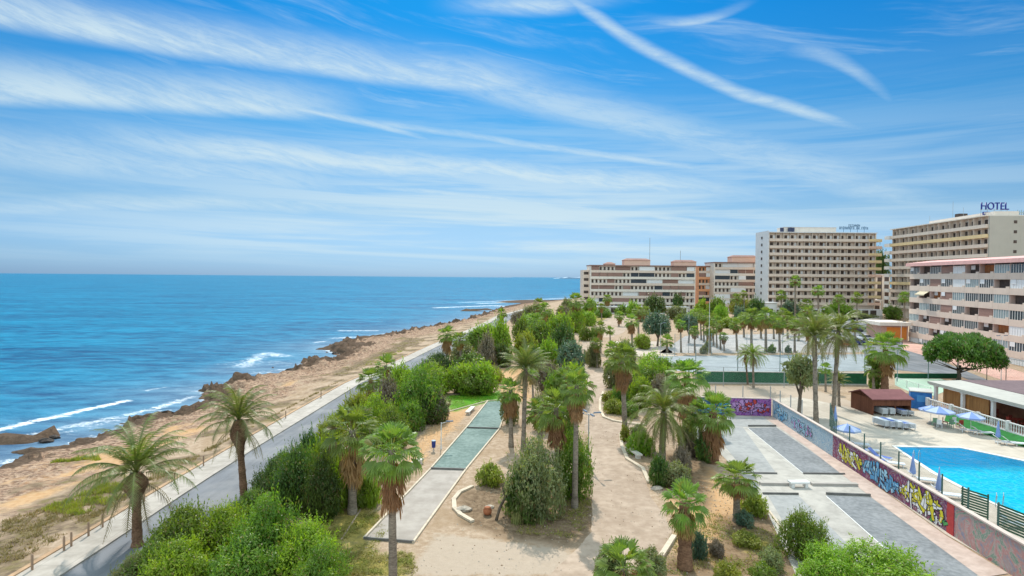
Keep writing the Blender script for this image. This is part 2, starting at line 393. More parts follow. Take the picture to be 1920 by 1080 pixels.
def grid_object(name, X, Y, Z, faces, attrs, mat, smooth=True):
    me = bpy.data.meshes.new(name); me.from_pydata(np.stack([X, Y, Z], -1).reshape(-1, 3).tolist(), [], faces.tolist())
    for an, chans in attrs.items():
        a = me.color_attributes.new(an, 'FLOAT_COLOR', 'POINT')
        arr = np.ones((X.size, 4), np.float32)
        for k, c in enumerate(chans): arr[:, k] = c.reshape(-1)
        a.data.foreach_set('color', arr.reshape(-1))
    me.materials.append(mat); me.polygons.foreach_set('use_smooth', [smooth] * len(me.polygons)); me.update()
    o = bpy.data.objects.new(name, me); COL.objects.link(o); return o
def attr(nt, name):
    a = nt.nodes.new('ShaderNodeVertexColor'); a.layer_name = name; s_ = nt.nodes.new('ShaderNodeSeparateColor'); L(nt, a.outputs[0], s_.inputs[0]); return s_.outputs
m, nt, out = newmat('land'); pos = geopos(nt)
a1 = attr(nt, 'ma'); a2 = attr(nt, 'mb')
nA = tnoise(nt, pos, .35, 8, .62); nB = tnoise(nt, pos, 2.2, 7, .68); nC = tnoise(nt, pos, 14, 5, .7)
def edge_(ch, soft=.16, n=nA, n2=nB):
    v = math_(nt, 'ADD', ch, math_(nt, 'MULTIPLY', math_(nt, 'SUBTRACT', math_(nt, 'ADD', math_(nt, 'MULTIPLY', n, .5), math_(nt, 'MULTIPLY', n2, .5)), .5), 1.5))
    return ramp(nt, v, .5 - soft, .5 + soft)
ground = mix(nt, ramp(nt, nB, .35, .68), (.35, .245, .16), (.51, .385, .28)); ground = mix(nt, math_(nt, 'MULTIPLY', ramp(nt, nA, .46, .62), .65), ground, (.33, .225, .135))
ground = mix(nt, math_(nt, 'MULTIPLY', ramp(nt, nC, .58, .72), .35), ground, (.20, .15, .10))
c = mix(nt, edge_(a2[2]), ground, mix(nt, nB, (.40, .31, .23), (.50, .40, .31)))
c = mix(nt, math_(nt, 'MULTIPLY', edge_(a2[0]), .85), c, mix(nt, ramp(nt, nB, .3, .7), (.52, .29, .13), (.58, .37, .2)))
c = mix(nt, math_(nt, 'MULTIPLY', edge_(a1[2], .25), .9), c, mix(nt, ramp(nt, nB, .35, .65), (.13, .085, .05), (.26, .18, .11)))
c = mix(nt, math_(nt, 'MULTIPLY', edge_(a1[1], .3), .85), c, mix(nt, ramp(nt, nB, .35, .65), (.17, .17, .035), (.34, .27, .06)))
rk = mix(nt, ramp(nt, nB, .3, .7), (.30, .18, .115), (.52, .37, .26)); rk = mix(nt, math_(nt, 'MULTIPLY', ramp(nt, tnoise(nt, scl(nt, pos, (.7, 1.8, 6)), 1.5, 8, .75), .485, .56), .85), rk, (.14, .085, .06))
c = mix(nt, edge_(a1[0], .25), c, rk)
c = mix(nt, math_(nt, 'MULTIPLY', edge_(a2[1], .2), .85), c, mix(nt, nB, (.035, .028, .022), (.11, .07, .045)))
b1 = nt.nodes.new('ShaderNodeVertexColor'); b1.layer_name = 'mc'; s3 = nt.nodes.new('ShaderNodeSeparateColor'); L(nt, b1.outputs[0], s3.inputs[0])
sc_ = mix(nt, ramp(nt, nB, .35, .65), (.12, .085, .06), (.27, .2, .12)); sc_ = mix(nt, math_(nt, 'MULTIPLY', ramp(nt, nA, .5, .62), .6), sc_, (.17, .15, .04))
c = mix(nt, math_(nt, 'MULTIPLY', edge_(s3.outputs[0], .2), .9), c, sc_)
c = mix(nt, s3.outputs[1], c, mix(nt, nC, (.06, .2, .012), (.12, .32, .02)))
hh = math_(nt, 'ADD', nB, math_(nt, 'MULTIPLY', nC, .4))
bm = bump(nt, math_(nt, 'ADD', hh, math_(nt, 'MULTIPLY', math_(nt, 'MULTIPLY', nA, a1[0]), 5.0)), .6, .16)
principled(nt, out, c, .95, .1, bm); M_LAND = m
land = grid_object('ground', X, Y, Z, gridf, {'ma': (rock, grass, litter), 'mb': (orange, np.clip(wet, 0, 1), pale), 'mc': (scrub, lawn, lawn)}, m)
struct(land)

# ---- the sea
srows = [10.0]
while srows[-1] < 700: srows.append(srows[-1] * 1.0095 + .02)
srows += list(np.geomspace(720, 26000, 40)); srows = np.array([-6000, -400, -60] + srows)
sxs = x_shore(srows)
soff = np.concatenate([[7, 4.5], np.linspace(2.5, -32, 95), -np.geomspace(33, 900, 60), [-3000, -9000, -40000]])[::-1]
SX = sxs[:, None] + soff[None, :] ; SY = np.repeat(srows[:, None], len(soff), 1)
dsh = np.repeat(-soff[None, :], len(srows), 0)
foam = np.zeros_like(SX); 
def fline(pts, wid_, amp=1.0):
    global foam
    P = [tuple(G(x, y, SEA)[:2]) for x, y in pts]
    foam = np.maximum(foam, amp * np.exp(-(sdist(SX, SY, P, False) / wid_) ** 2))
fline([(-60, 822), (0, 806), (60, 790), (110, 781), (160, 768), (235, 752)], 1.3)
fline([(0, 806), (110, 779), (190, 762)], .8, .9)
fline([(60, 816), (130, 800), (220, 782), (290, 766), (358, 745)], 1.5, .8)
fline([(60, 822), (200, 792), (300, 772)], 3.2, .52)
fline([(270, 733), (305, 727)], .8, .8); fline([(330, 730), (400, 722)], 1.6, .4)
fline([(455, 686), (500, 662), (530, 668)], 3.5, .75); fline([(450, 680), (520, 680), (560, 684)], 6, .5); fline([(480, 700), (540, 693)], 3, .6)
fline([(592, 642), (610, 640)], 1.5, .9); fline([(640, 620), (705, 620)], 1.8, 1.0); fline([(628, 634), (700, 630), (800, 616)], 3, .75); fline([(608, 655), (632, 662)], 1.6, .8)
fline([(760, 610), (860, 603)], 3, .5); fline([(870, 567), (1000, 562), (1060, 559)], 9, .7); fline([(820, 577), (925, 573), (960, 575)], 6, .85); fline([(855, 584), (915, 580)], 4, .5); fline([(900, 569), (990, 566)], 6, .9)
foam = np.maximum(foam, np.clip(.78 - dsh / 4.0, 0, .78) * (SY < 430))
shal = np.exp(-np.clip(dsh, 0, 1e6) / 14.0) * (SY < 600); shal = np.maximum(shal, np.exp(-np.clip(dsh, 0, 1e6) / 30.) * .35)
P_ = G(490, 690, SEA); shal = np.maximum(shal, .8 * np.exp(-(((SX - P_.x) / 12) ** 2 + ((SY - P_.y) / 14) ** 2)))
ids = np.arange(SX.size).reshape(SX.shape); sf = np.stack([ids[:-1, :-1], ids[:-1, 1:], ids[1:, 1:], ids[1:, :-1]], -1).reshape(-1, 4)
m, nt, out = newmat('sea'); pos = geopos(nt); sa = attr(nt, 'fo')
w1 = tnoise(nt, scl(nt, pos, (.5, 1, 1)), .30, 8, .62, .3); w2 = tnoise(nt, scl(nt, pos, (.25, 1, 1)), .05, 6, .65); w3 = tnoise(nt, scl(nt, pos, (.2, 1, 1)), .006, 5, .6)
w4 = tnoise(nt, scl(nt, pos, (.6, 1, 1)), 1.7, 4, .6)
deep = mix(nt, ramp(nt, math_(nt, 'ADD', math_(nt, 'MULTIPLY', w1, .55), math_(nt, 'MULTIPLY', w2, .45)), .36, .64), (.0, .055, .15), (.006, .235, .40))
deep = mix(nt, math_(nt, 'MULTIPLY', ramp(nt, w3, .35, .7), .5), deep, (.0, .165, .29))
c = mix(nt, math_(nt, 'MULTIPLY', sa[1], .85), deep, mix(nt, ramp(nt, w1, .35, .65), (.13, .21, .30), (.24, .33, .42)))
fn = math_(nt, 'ADD', sa[0], math_(nt, 'MULTIPLY', math_(nt, 'SUBTRACT', tnoise(nt, scl(nt, pos, (.7, 1.3, 1)), 1.1, 9, .8, .6), .5), 3.0))
fm = ramp(nt, fn, .5, 1.05)
c = mix(nt, fm, c, (.82, .86, .88))
hh = math_(nt, 'ADD', w1, math_(nt, 'ADD', math_(nt, 'MULTIPLY', w4, .22), math_(nt, 'MULTIPLY', w2, 2.0)))
p = principled(nt, out, c, math_(nt, 'ADD', math_(nt, 'MULTIPLY', fm, .5), .30), .025, bump(nt, hh, .9, 1.1))
sea = grid_object('sea', SX, SY, np.full_like(SX, SEA), sf, {'fo': (foam, shal, shal)}, m); struct(sea)

# ------------------------------------------------------------------ sheets laid on the ground
def sheet(name, px_pts, z, mat, kind='structure', world=False, sub=0, jit=0, parent=None, thick=0):
    P = [Vector((x, y, z)) if world else Vector((*G(x, y, z)[:2], z)) for x, y in px_pts]
    if sub:
        Q = []
        for i, a in enumerate(P):
            b = P[(i + 1) % len(P)]; n = max(1, int((b - a).length / sub))
            for k in range(n):
                q = a.lerp(b, k / n); s_ = mnoise.noise_vector(q * .6) * jit + mnoise.noise_vector(q * 2.5) * jit * .4; Q.append(Vector((q.x + s_.x, q.y + s_.y, z)))
        P = Q
    ar = sum(P[i].x * P[(i + 1) % len(P)].y - P[(i + 1) % len(P)].x * P[i].y for i in range(len(P)))
    if ar < 0: P = P[::-1]
    mb = MB()
    if thick: mb.prism([(p.x, p.y) for p in P], z - thick, z)
    else: mb.poly(P)
    o = mb.build(name, mat, parent)
    if kind: o['kind'] = kind
    return o
# coast road: asphalt carriageway and pale promenade pavement with a kerb
ys = np.concatenate([np.arange(-10, 130, 4), np.arange(130, 300, 7)])
def strip(mb, x0, x1, z0, z1, ys=ys, side=True):
    vs = []; fs = []
    for i, y in enumerate(ys):
        a, b = x0(y), x1(y); vs += [(a, y, z0), (a, y, z1), (b, y, z1), (b, y, z0)]
        if i: k = 4 * i; fs += [(k - 4 + j, k - 4 + (j + 1), k + j + 1, k + j) for j in (0, 1, 2)]
    mb.add(vs, [f[::-1] for f in fs]); return mb
xl = lambda y: float(np.interp(y, rY, rX))
wdt = lambda y: 1.0
m_pave = M('promenade_paving', (.40, .35, .295), .85, .12, 1.2, (.50, .445, .385), grime=.35, joint=1.5)
m, nt, out = newmat('asphalt'); pos = geopos(nt)
n1 = tnoise(nt, scl(nt, pos, (1, .12, 1)), .9, 6, .6); n2 = tnoise(nt, pos, 30, 3, .6); n3 = tnoise(nt, pos, .25, 5, .6)
c = mix(nt, ramp(nt, n1, .35, .65), (.15, .155, .165), (.215, .22, .235)); c = mix(nt, math_(nt, 'MULTIPLY', ramp(nt, n3, .45, .65), .5), c, (.30, .29, .285)); c = mix(nt, math_(nt, 'MULTIPLY', ramp(nt, n2, .5, .7), .3), c, (.09, .09, .09))
principled(nt, out, c, .9, .2, bump(nt, n2, .3, .01)); m_asph = m
strip(MB(), xl, lambda y: xl(y) + 2.25, -.5, .11).build('promenade', m_pave); struct(bpy.data.objects['promenade'])
strip(MB(), lambda y: xl(y) + 2.26, lambda y: xl(y) + 7.6, -.2, .015).build('road', m_asph); struct(bpy.data.objects['road'])
k = strip(MB(), lambda y: xl(y) - .3, lambda y: xl(y) - .01, -.6, .17).build('kerb', M('kerb_stone', (.42, .27, .16), .9, .25, 2)); struct(k)
m_path = M('path_sand', (.37, .27, .195), .95, .1, 1.3, (.49, .375, .285), bmp=.03, grime=.3)
path_px = [(1010, 1095), (1062, 1045), (1105, 1002), (1110, 930), (1108, 860), (1098, 800), (1104, 760), (1111, 720), (1099, 690), (1086, 660), (1092, 641), (1108, 640), (1122, 660), (1134, 690), (1141, 712),
           (1130, 738), (1126, 775), (1150, 787), (1200, 792), (1202, 801), (1166, 812), (1165, 832), (1176, 862), (1209, 882), (1217, 925), (1242, 960), (1262, 1000), (1242, 1045), (1222, 1095)]
sheet('path', path_px, .014, m_path, sub=.5, jit=.22)
sheet('path', [(1108, 634), (1120, 612), (1132, 600), (1150, 590), (1186, 588), (1178, 600), (1172, 622), (1150, 632)], .014, m_path, sub=2, jit=.8)
sheet('path', [(1140, 640), (1235, 640), (1270, 668), (1180, 668)], .018, M('pale_dirt', (.52, .43, .35), .95, .1, 1), sub=2, jit=.8)
# sand and lawn kerbs
def kerb_line(px, wd, hgt, mat, label, closed=False, z=0, group=None, name='edging_kerb'):
    P = [G(x, y) for x, y in px]; mb = MB()
    n = len(P)
    for i in range(n if closed else n - 1):
        a, b = P[i], P[(i + 1) % n]; d = (b - a).normalized(); q = Vector((-d.y, d.x, 0)) * wd / 2; e = d * (wd * .45 if n > 2 else 0)
        A = [a - e + q, a - e - q, b + e - q, b + e + q]; h = hgt + .003 * (i % 3)
        mb.add([(p.x, p.y, z - .05) for p in A] + [(p.x, p.y, z + h) for p in A], [(3, 2, 1, 0), (4, 5, 6, 7), (0, 1, 5, 4), (1, 2, 6, 5), (2, 3, 7, 6), (3, 0, 4, 7)])
    o = mb.build(name, mat); tag(o, label, 'kerb', group); return o
m_kerb = M('pale_kerb', (.60, .50, .38), .9, .15, 3)

# ------------------------------------------------------------------ plants
G_FAN = leafmat('fan_leaf_green', (.11, .18, .025), (.20, .29, .045), (.16, .21, .06), .35, .45)
G_DATE = leafmat('date_frond_green', (.10, .145, .03), (.18, .225, .05), (.19, .20, .08), .3, .45)
G_DATE2 = leafmat('date_frond_fresh', (.11, .17, .025), (.20, .26, .04), (.18, .21, .07), .3, .45)
B_DEAD = leafmat('dead_palm_leaf', (.26, .14, .055), (.42, .26, .12), (.33, .19, .09), .2, .8)
B_DRY = leafmat('dry_palm_frond', (.24, .20, .11), (.36, .31, .19), (.20, .17, .08), .25, .8)
M_TRUNK = M('palm_bark', (.21, .165, .125), .95, .35, 5, (.34, .28, .22), bmp=.05, stretch=(1, 1, 3))
M_TRUNKR = M('palm_bark_red', (.17, .085, .05), .95, .35, 6, (.30, .17, .10), bmp=.06, stretch=(1, 1, 2))
M_BARK = M('bark', (.10, .075, .055), .95, .3, 5, (.2, .16, .12), bmp=.03, stretch=(1, 1, .3))

def fan_leaf(mb, rnd, base, dirv, up, pet, rad, nseg=15, spread=2.3, droop=.5, fold=.25, mi=0):
    d = dirv.normalized(); side = d.cross(up).normalized() if abs(d.dot(up)) < .98 else Vector((1, 0, 0)); nrm = side.cross(d).normalized()
    c = base + d * pet + Vector((0, 0, -1)) * pet * .12
    w_ = .022
    mb.add([base + side * w_, base - side * w_, c - side * w_ * .6, c + side * w_ * .6], [(0, 1, 2, 3)], mi)
    g = Vector((0, 0, -1)); d2 = (d + g * droop * .35).normalized()
    vs = [c]; fs = []
    for i in range(nseg + 1):
        t = -spread / 2 + spread * i / nseg
        dd = (d2 * math.cos(t) + side * math.sin(t)).normalized()
        z = fold * (.5 if i % 2 else -.5) * .25 + abs(math.sin(t)) * .12
        vs.append(c + dd * rad * .62 + nrm * rad * z + g * rad * droop * .12)
    for i in range(nseg): fs.append((0, i + 1, i + 2))
    k = len(vs)
    for i in range(nseg):
        t = -spread / 2 + spread * (i + .5) / nseg + rnd.uniform(-.03, .03)
        dd = (d2 * math.cos(t) + side * math.sin(t)).normalized()
        r = rad * (.92 + .16 * rnd.random()) * (.85 + .15 * math.cos(t))
        tip = c + dd * r * (1 - .12 * droop) + g * rad * droop * (.42 + .3 * rnd.random())
        mid = c + dd * r * .84 + g * rad * droop * .2
        a, b = Vector(vs[i + 1]), Vector(vs[i + 2]); m1 = mid + (a - b) * .3; m2 = mid - (a - b) * .3
        vs += [a + (b - a) * .04, b + (a - b) * .04, m2, m1, tip]; fs += [(k, k + 1, k + 2, k + 3), (k + 3, k + 2, k + 4)]; k += 5
    mb.add(vs, fs, mi)
def fan_crown(seed, n=38, pet=.75, rad=.78, lo=-42, hi=82, droop=.55):
    rnd = random.Random(seed); mb = MB()
    for i in range(n):
        e = R(hi - (hi - lo) * (i / n) ** .9 + rnd.uniform(-6, 6)); a = i * 2.399 + rnd.uniform(-.25, .25)
        d = Vector((math.cos(a) * math.cos(e), math.sin(a) * math.cos(e), math.sin(e)))
        dr = droop * (1.25 - math.sin(max(e, 0)))
        fan_leaf(mb, rnd, Vector((math.cos(a), math.sin(a), 0)) * .07 + Vector((0, 0, rnd.uniform(-.15, .05))), d, Vector((0, 0, 1)), pet * rnd.uniform(.8, 1.15), rad * rnd.uniform(.8, 1.1), 13 + i % 4, rnd.uniform(2.0, 2.6), dr)
    return mb
def fan_skirt(seed, n=44, length=1.7, r=.42):
    rnd = random.Random(seed); mb = MB()
    for i in range(n):
        a = i * 2.399 + rnd.uniform(-.3, .3); z = -.15 - length * .62 * (i / n)
        e = R(rnd.uniform(-84, -58) + 14 * (1 - i / n)); d = Vector((math.cos(a) * math.cos(e), math.sin(a) * math.cos(e), math.sin(e)))
        fan_leaf(mb, rnd, Vector((math.cos(a) * .14, math.sin(a) * .14, z)), d, Vector((math.cos(a), math.sin(a), .3)), rnd.uniform(.2, .4), rnd.uniform(.5, .8), 9, rnd.uniform(.8, 1.5), .35)
    return mb
def trunk_mb(r0, r1, rings=16, n=10, seed=1, rough=.06, bulge=0):
    """unit-height trunk, root at the origin"""
    rnd = random.Random(seed); pts = []; rad = []
    for i in range(rings + 1):
        t = i / rings; r = r0 + (r1 - r0) * t + .05 * math.exp(-t * 9) + rnd.uniform(-rough, rough) * r1
        if i % 2: r *= 1.06
        r += bulge * math.exp(-((t - .84) / .13) ** 2)
        pts.append((math.sin(t * 2.2 + seed) * .015, math.cos(t * 1.7 + seed) * .012, t)); rad.append(r)
    return MB().tube(pts, rad, n)
def date_frond(mb, rnd, base, az, el, length, nl=34, sag=1.0, lw=.03, ll=.42, mi=0):
    h = Vector((math.cos(az), math.sin(az), 0)); p = base.copy(); e = el; k = 12; step = length / k; pts = [p.copy()]; dirs = []
    for i in range(k):
        d = h * math.cos(e) + Vector((0, 0, math.sin(e))); dirs.append(d); p = p + d * step; pts.append(p.copy()); e -= sag * (.05 + .17 * (i / k)) * (1.1 if e > -1.2 else 0)
    dirs.append(dirs[-1]); side = Vector((-h.y, h.x, 0))
    for i in range(k):
        w_ = .035 * (1 - i / k) + .006
        mb.add([pts[i] + side * w_, pts[i] - side * w_, pts[i + 1] - side * w_ * .9, pts[i + 1] + side * w_ * .9], [(0, 1, 2, 3)], mi)
    for j in range(nl):
        t = .14 + .86 * (j + .5) / nl; q = t * k; i = min(int(q), k - 1); f = q - i
        c = pts[i].lerp(pts[i + 1], f); d = dirs[i]; nrm = side.cross(d)
        L_ = ll * math.sin(math.pi * min(t * .93 + .12, 1)) ** .6 * rnd.uniform(.85, 1.1) + .04
        for s_ in (-1, 1):
            o = (side * s_ * .86 + d * .62 + nrm * rnd.uniform(.0, .35)).normalized()
            tip = c + o * L_ + Vector((0, 0, -L_ * rnd.uniform(.15, .4)))
            mb.add([c - d * lw, c + d * lw, tip], [(0, 1, 2)], mi)
def date_crown(seed, n=46, length=2.6, lo=-30, hi=84, nl=34, sag=1.0, ll=.42, lw=.03):
    rnd = random.Random(seed); mb = MB()
    for i in range(n):
        t = i / n; e = R(hi - (hi - lo) * t ** 1.1 + rnd.uniform(-7, 7))
        date_frond(mb, rnd, Vector((0, 0, rnd.uniform(-.1, .1))), i * 2.399 + rnd.uniform(-.2, .2), e, length * rnd.uniform(.82, 1.08), nl, sag * rnd.uniform(.8, 1.2), lw, ll)
    return mb
def date_dry(seed, n=14, length=2.4, ll=.3):
    rnd = random.Random(seed); mb = MB()
    for i in range(n):
        date_frond(mb, rnd, Vector((0, 0, -.25)), i * 2.399 + rnd.uniform(-.3, .3), R(rnd.uniform(-55, -18)), length * rnd.uniform(.7, 1), 22, .8, .02, ll)
    return mb
FAN = [(fan_crown(11 + i, 28 + 4 * i, pet=.62 + .07 * i, lo=-50 + 8 * i, droop=.5 + .14 * i).mesh('crown', G_FAN), fan_skirt(31 + i, 46, 1.5 + .35 * i).mesh('dead_leaf_skirt', B_DEAD)) for i in range(4)]
FANT = [trunk_mb(.2, .15, 18, 9, i + 1).mesh('trunk', M_TRUNK, smooth=True) for i in range(2)]
FANTHICK = trunk_mb(.33, .27, 18, 10, 5, .12).mesh('trunk', M_TRUNKR, smooth=True)
DATEC = [(date_crown(3, 36, 2.7, 2, 84, 36, 1.05, .36, .024).mesh('crown', G_DATE), date_dry(5, 8).mesh('dry_fronds', B_DRY)),
         (date_crown(4, 42, 2.7, -22, 80, 36, 1.2, .36, .024).mesh('crown', G_DATE2), date_dry(6, 18).mesh('dry_fronds', B_DRY)),
         (date_crown(7, 46, 2.6, 0, 86, 34, .75, .38, .024).mesh('crown', G_DATE), date_dry(9, 16, 2.2).mesh('dry_fronds', B_DRY))]
def datetrunk(sd, bulge, mt):
    mb = trunk_mb(.22, .17, 24, 11, sd, .1, bulge); rnd = random.Random(sd)
    for i in range(46):    # old leaf bases
        a = i * 2.399; t = .02 + .97 * i / 46; r = .19 + bulge * math.exp(-((t - .84) / .13) ** 2)
        c = Vector((math.cos(a) * r, math.sin(a) * r, t)); s_ = Vector((-math.sin(a), math.cos(a), 0)) * .07
        mb.add([c + s_, c - s_, c + Vector((math.cos(a) * .09, math.sin(a) * .09, .022))], [(0, 1, 2), (0, 2, 1)])
    return mb.mesh('trunk', mt)
DATET = [datetrunk(2, .38, M_TRUNKR), datetrunk(3, .04, M_TRUNK), datetrunk(4, .1, M_TRUNK)]
def part(name, mesh, parent, loc=(0, 0, 0), scale=(1, 1, 1), rz=0, rx=0):
    o = bpy.data.objects.new(name, mesh); COL.objects.link(o); o.parent = parent; o.location = loc; o.scale = scale; o.rotation_euler = (rx, 0, rz); return o
prnd = random.Random(77)
def palm(kind, xb, yb, xc, ytop, cw, label, group, skirt=.6, trunk=None, var=None, name=None):
    """xb,yb base / xc,ytop top of crown / cw crown width, all as surveyed in the photograph"""
    b = G(xb, yb); Yd = b.y; mpp = Yd / F
    top = zat(xc, ytop, Yd); dx = (xat(xc, ytop, Yd) - b.x); W = cw * mpp
    nm = name or ('fan_palm' if kind == 'F' else 'date_palm')
    r = empty(nm, b, label, 'palm tree', group)
    v = prnd.randrange(4) if var is None else var
    rz = prnd.uniform(0, 6.28)
    if kind == 'F':
        s_ = W / 2.75; h = max(top - 1.15 * s_, .5); cm, sm = FAN[v % 4]
        ts = (s_ if trunk is None else trunk) * 1.0
        t = part('trunk', FANTHICK if trunk else FANT[v % 2], r, (0, 0, -.05), (ts, ts, h + .05), rz); t.rotation_euler = (0, math.atan2(dx, h), 0)
        c_ = part('crown', cm, r, (dx, 0, h), (s_, s_, s_ * prnd.uniform(.85, 1.15)), rz); c_.rotation_euler = (prnd.uniform(-.16, .16), prnd.uniform(-.16, .16), rz)
        if skirt > 0: part('dead_leaf_skirt', sm, r, (dx, 0, h), (s_, s_, s_ * skirt), rz)
    else:
        v = v % 3; s_ = W / 4.6; h = max(top - (1.75 if v == 2 else 1.45) * s_, .4); cm, dm = DATEC[v]
        ts = (.95 * s_ ** .5 if trunk is None else trunk)
        t = part('trunk', DATET[v] if trunk is None or v == 0 else DATET[1], r, (0, 0, -.05), (ts, ts, h + .05), rz); t.rotation_euler = (0, math.atan2(dx, h), 0)
        part('crown', cm, r, (dx, 0, h), (s_, s_, s_), rz)
        if skirt > 0: part('dry_fronds', dm, r, (dx, 0, h), (s_, s_, s_), rz)
    return r
# --- the palms one can tell apart near the camera
Gp = 'palms of the seafront park'
palm('F', 737, 1128, 735, 797, 112, 'tall fan palm with a big rusty leaf skirt, in front of the beige bowling lane', Gp, 1.15, None, 3)
palm('F', 660, 963, 661, 762, 108, 'brown skirted fan palm rising from bright shrubs left of the beige bowling lane', Gp, 1.1, None, 2)
palm('D', 257, 1024, 255, 812, 238, 'stout date palm with a reddish knobbly bulge, first beside the coast road', Gp, 1, None, 0)
palm('D', 458, 938, 447, 733, 172, 'leaning grey date palm with drooping fronds, second beside the coast road', Gp, 1, None, 0)
palm('F', 1077, 952, 1082, 692, 74, 'tall slender fan palm with a long bare trunk beside the central sandy path', Gp, 1.1, None, 1)
palm('F', 1046, 935, 1043, 733, 78, 'fan palm with hairy orange dead leaves growing out of the dark olive bush', Gp, 1.2, None, 2)
palm('F', 958, 838, 957, 706, 62, 'brownish fan palm with a ragged olive crown just right of the turquoise bowling lane', Gp, 1.2, None, 0)
palm('D', 981, 842, 986, 648, 112, 'tall feathery date palm with a thick grey trunk right of the turquoise bowling lane', Gp, .9, 1.0, 2)
palm('F', 1012, 838, 1014, 742, 70, 'low dark green fan palm between the tall date palm and the hairy orange palm', Gp, .6, None, 1)
palm('F', 1172, 814, 1167, 645, 66, 'slim pale trunked fan palm with orange dead leaves right of the narrow path', Gp, 1.0, None, 3)
palm('D', 1241, 862, 1246, 722, 158, 'bushy date palm with a thick fibrous trunk beside the clipped round shrub', Gp, .8, 1.35, 1)
palm('F', 1338, 868, 1337, 738, 84, 'yellow green fan palm with a big orange skirt beside the grey bowling courts', Gp, 1.15, 1.3, 2)
palm('F', 1316, 862, 1312, 748, 62, 'yellowing smaller fan palm leaning against the orange skirted palm', Gp, .5, None, 0)
palm('F', 1288, 800, 1288, 672, 78, 'drooping olive fan palm with a brown skirt left of the magenta graffiti', Gp, 1.2, 1.2, 3)
palm('F', 1381, 978, 1382, 856, 92, 'short fan palm with a bright green crown beside the lower grey bowling courts', Gp, .5, None, 1)
palm('F', 1285, 1066, 1284, 905, 92, 'small fan palm with a shaggy brown trunk in the sandy bed at the bottom', Gp, 1.0, 1.15, 0)
palm('F', 1172, 1120, 1170, 1016, 118, 'low fan palm with yellow green leaves cut by the bottom edge beside the path', Gp, .3, None, 2)
palm('F', 838, 704, 838, 610, 40, 'small fan palm with a dark skirt standing alone beside the coast road', Gp, 1.1, None, 1)
palm('F', 866, 690, 862, 621, 36, 'small pale fan palm just right of the lone roadside fan palm', Gp, .6, None, 3)
palm('F', 727, 742, 723, 666, 46, 'bright fan palm with a grey leaf skirt at the bend of the coast road', Gp, .9, None, 0)
palm('F', 699, 756, 695, 690, 54, 'fan palm with a dark shaggy trunk beside the road, left of the grey skirted one', Gp, 1.2, 1.2, 2)
palm('D', 1413, 728, 1412, 645, 62, 'date palm with a thin trunk in front of the long green court wall', Gp, .3, .7, 1)
palm('D', 1402, 721, 1398, 652, 44, 'smaller date palm just left of the one before the long green court wall', Gp, .3, .6, 0)
palm('D', 1530, 794, 1528, 588, 110, 'very tall date palm beside the graffiti wall, left of the tall pair', Gp, .6, 1.15, 2)
palm('D', 1562, 778, 1573, 580, 128, 'very tall date palm beside the graffiti wall, right of the tall pair', Gp, .9, 1.15, 1)
palm('D', 1573, 762, 1573, 698, 44, 'young date palm with a short trunk behind the tall pair', Gp, 0, .8, 2)
palm('F', 1548, 735, 1548, 680, 26, 'little fan palm between the trunks of the tall pair', Gp, 0, None, 1)
palm('F', 1659, 732, 1661, 627, 68, 'broad fan palm standing behind the dark wooden hut', Gp, .8, 1.35, 3)
palm('F', 1638, 730, 1637, 676, 36, 'low leafy fan palm left of the broad one behind the wooden hut', Gp, 0, None, 1)
# --- farther palms, left to right in their zones
def zone_palms(lst, look, where, group):
    for i, a in enumerate(sorted(lst, key=lambda q: q[2])):
        palm('F', a[0], a[1], a[2], a[3], a[4], '%s, %s %s' % (look, ORD[i], where), group, a[5] if len(a) > 5 else .9, a[6] if len(a) > 6 else None)
zone_palms([(941, 603, 941, 579, 20), (1010, 622, 1010, 560, 24), (1020, 632, 1021, 568, 28), (1005, 650, 1004, 588, 32), (1081, 622, 1080, 551, 32), (1105, 600, 1106, 562, 18), (1053, 600, 1052, 572, 16),
            (1045, 770, 1058, 690, 40), (1000, 768, 998, 690, 30)],
           'brown skirted fan palm', 'in the belt beside the coast road', 'palms in the belt along the coast road')
zone_palms([(1126, 662, 1126, 604, 24, 1.2), (1144, 662, 1144, 611, 20, .4), (1128, 599, 1128, 569, 14), (1139, 588, 1139, 552, 20), (1160, 612, 1162, 582, 22), (1186, 668, 1184, 588, 32, 1.1), (1197, 640, 1197, 572, 26),
            (1150, 695, 1148, 640, 34, .5), (1120, 690, 1118, 632, 26, 1.0), (1172, 690, 1165, 655, 38, .5), (1212, 622, 1211, 575, 20)],
           'shaggy fan palm', 'beside the far end of the sandy path', 'palms beside the far end of the path')
zone_palms([(1277, 661, 1276, 598, 24), (1303, 662, 1302, 610, 22), (1331, 662, 1331, 604, 28), (1382, 659, 1380, 596, 28), (1409, 655, 1409, 578, 34), (1436, 660, 1436, 577, 34),
            (1462, 660, 1461, 592, 30), (1490, 661, 1490, 596, 28), (1251, 661, 1250, 626, 30, 0)],
           'grey trunked fan palm', 'in the front row at the parking area', 'front row of palms at the parking area')
zone_palms([(1358, 659, 1357, 622, 20), (1351, 656, 1350, 600, 22), (1344, 652, 1343, 592, 22), (1338, 649, 1337, 588, 22), (1326, 645, 1325, 585, 22), (1320, 641, 1319, 582, 22), (1315, 638, 1313, 580, 22), (1308, 634, 1307, 578, 22)],
           'orange skirted fan palm', 'in the slanting avenue of palms', 'slanting avenue of palms')
zone_palms([(1427, 635, 1426, 588, 26), (1451, 636, 1450, 590, 24), (1477, 635, 1476, 585, 26), (1497, 640, 1500, 588, 24), (1395, 633, 1394, 585, 26), (1513, 632, 1514, 572, 28), (1468, 628, 1468, 575, 22), (1545, 640, 1543, 605, 22), (1500, 630, 1487, 600, 22), (1515, 665, 1516, 608, 26), (1604, 645, 1602, 600, 20)],
           'small fan palm', 'in the far parking row', 'far row of palms at the parking area')
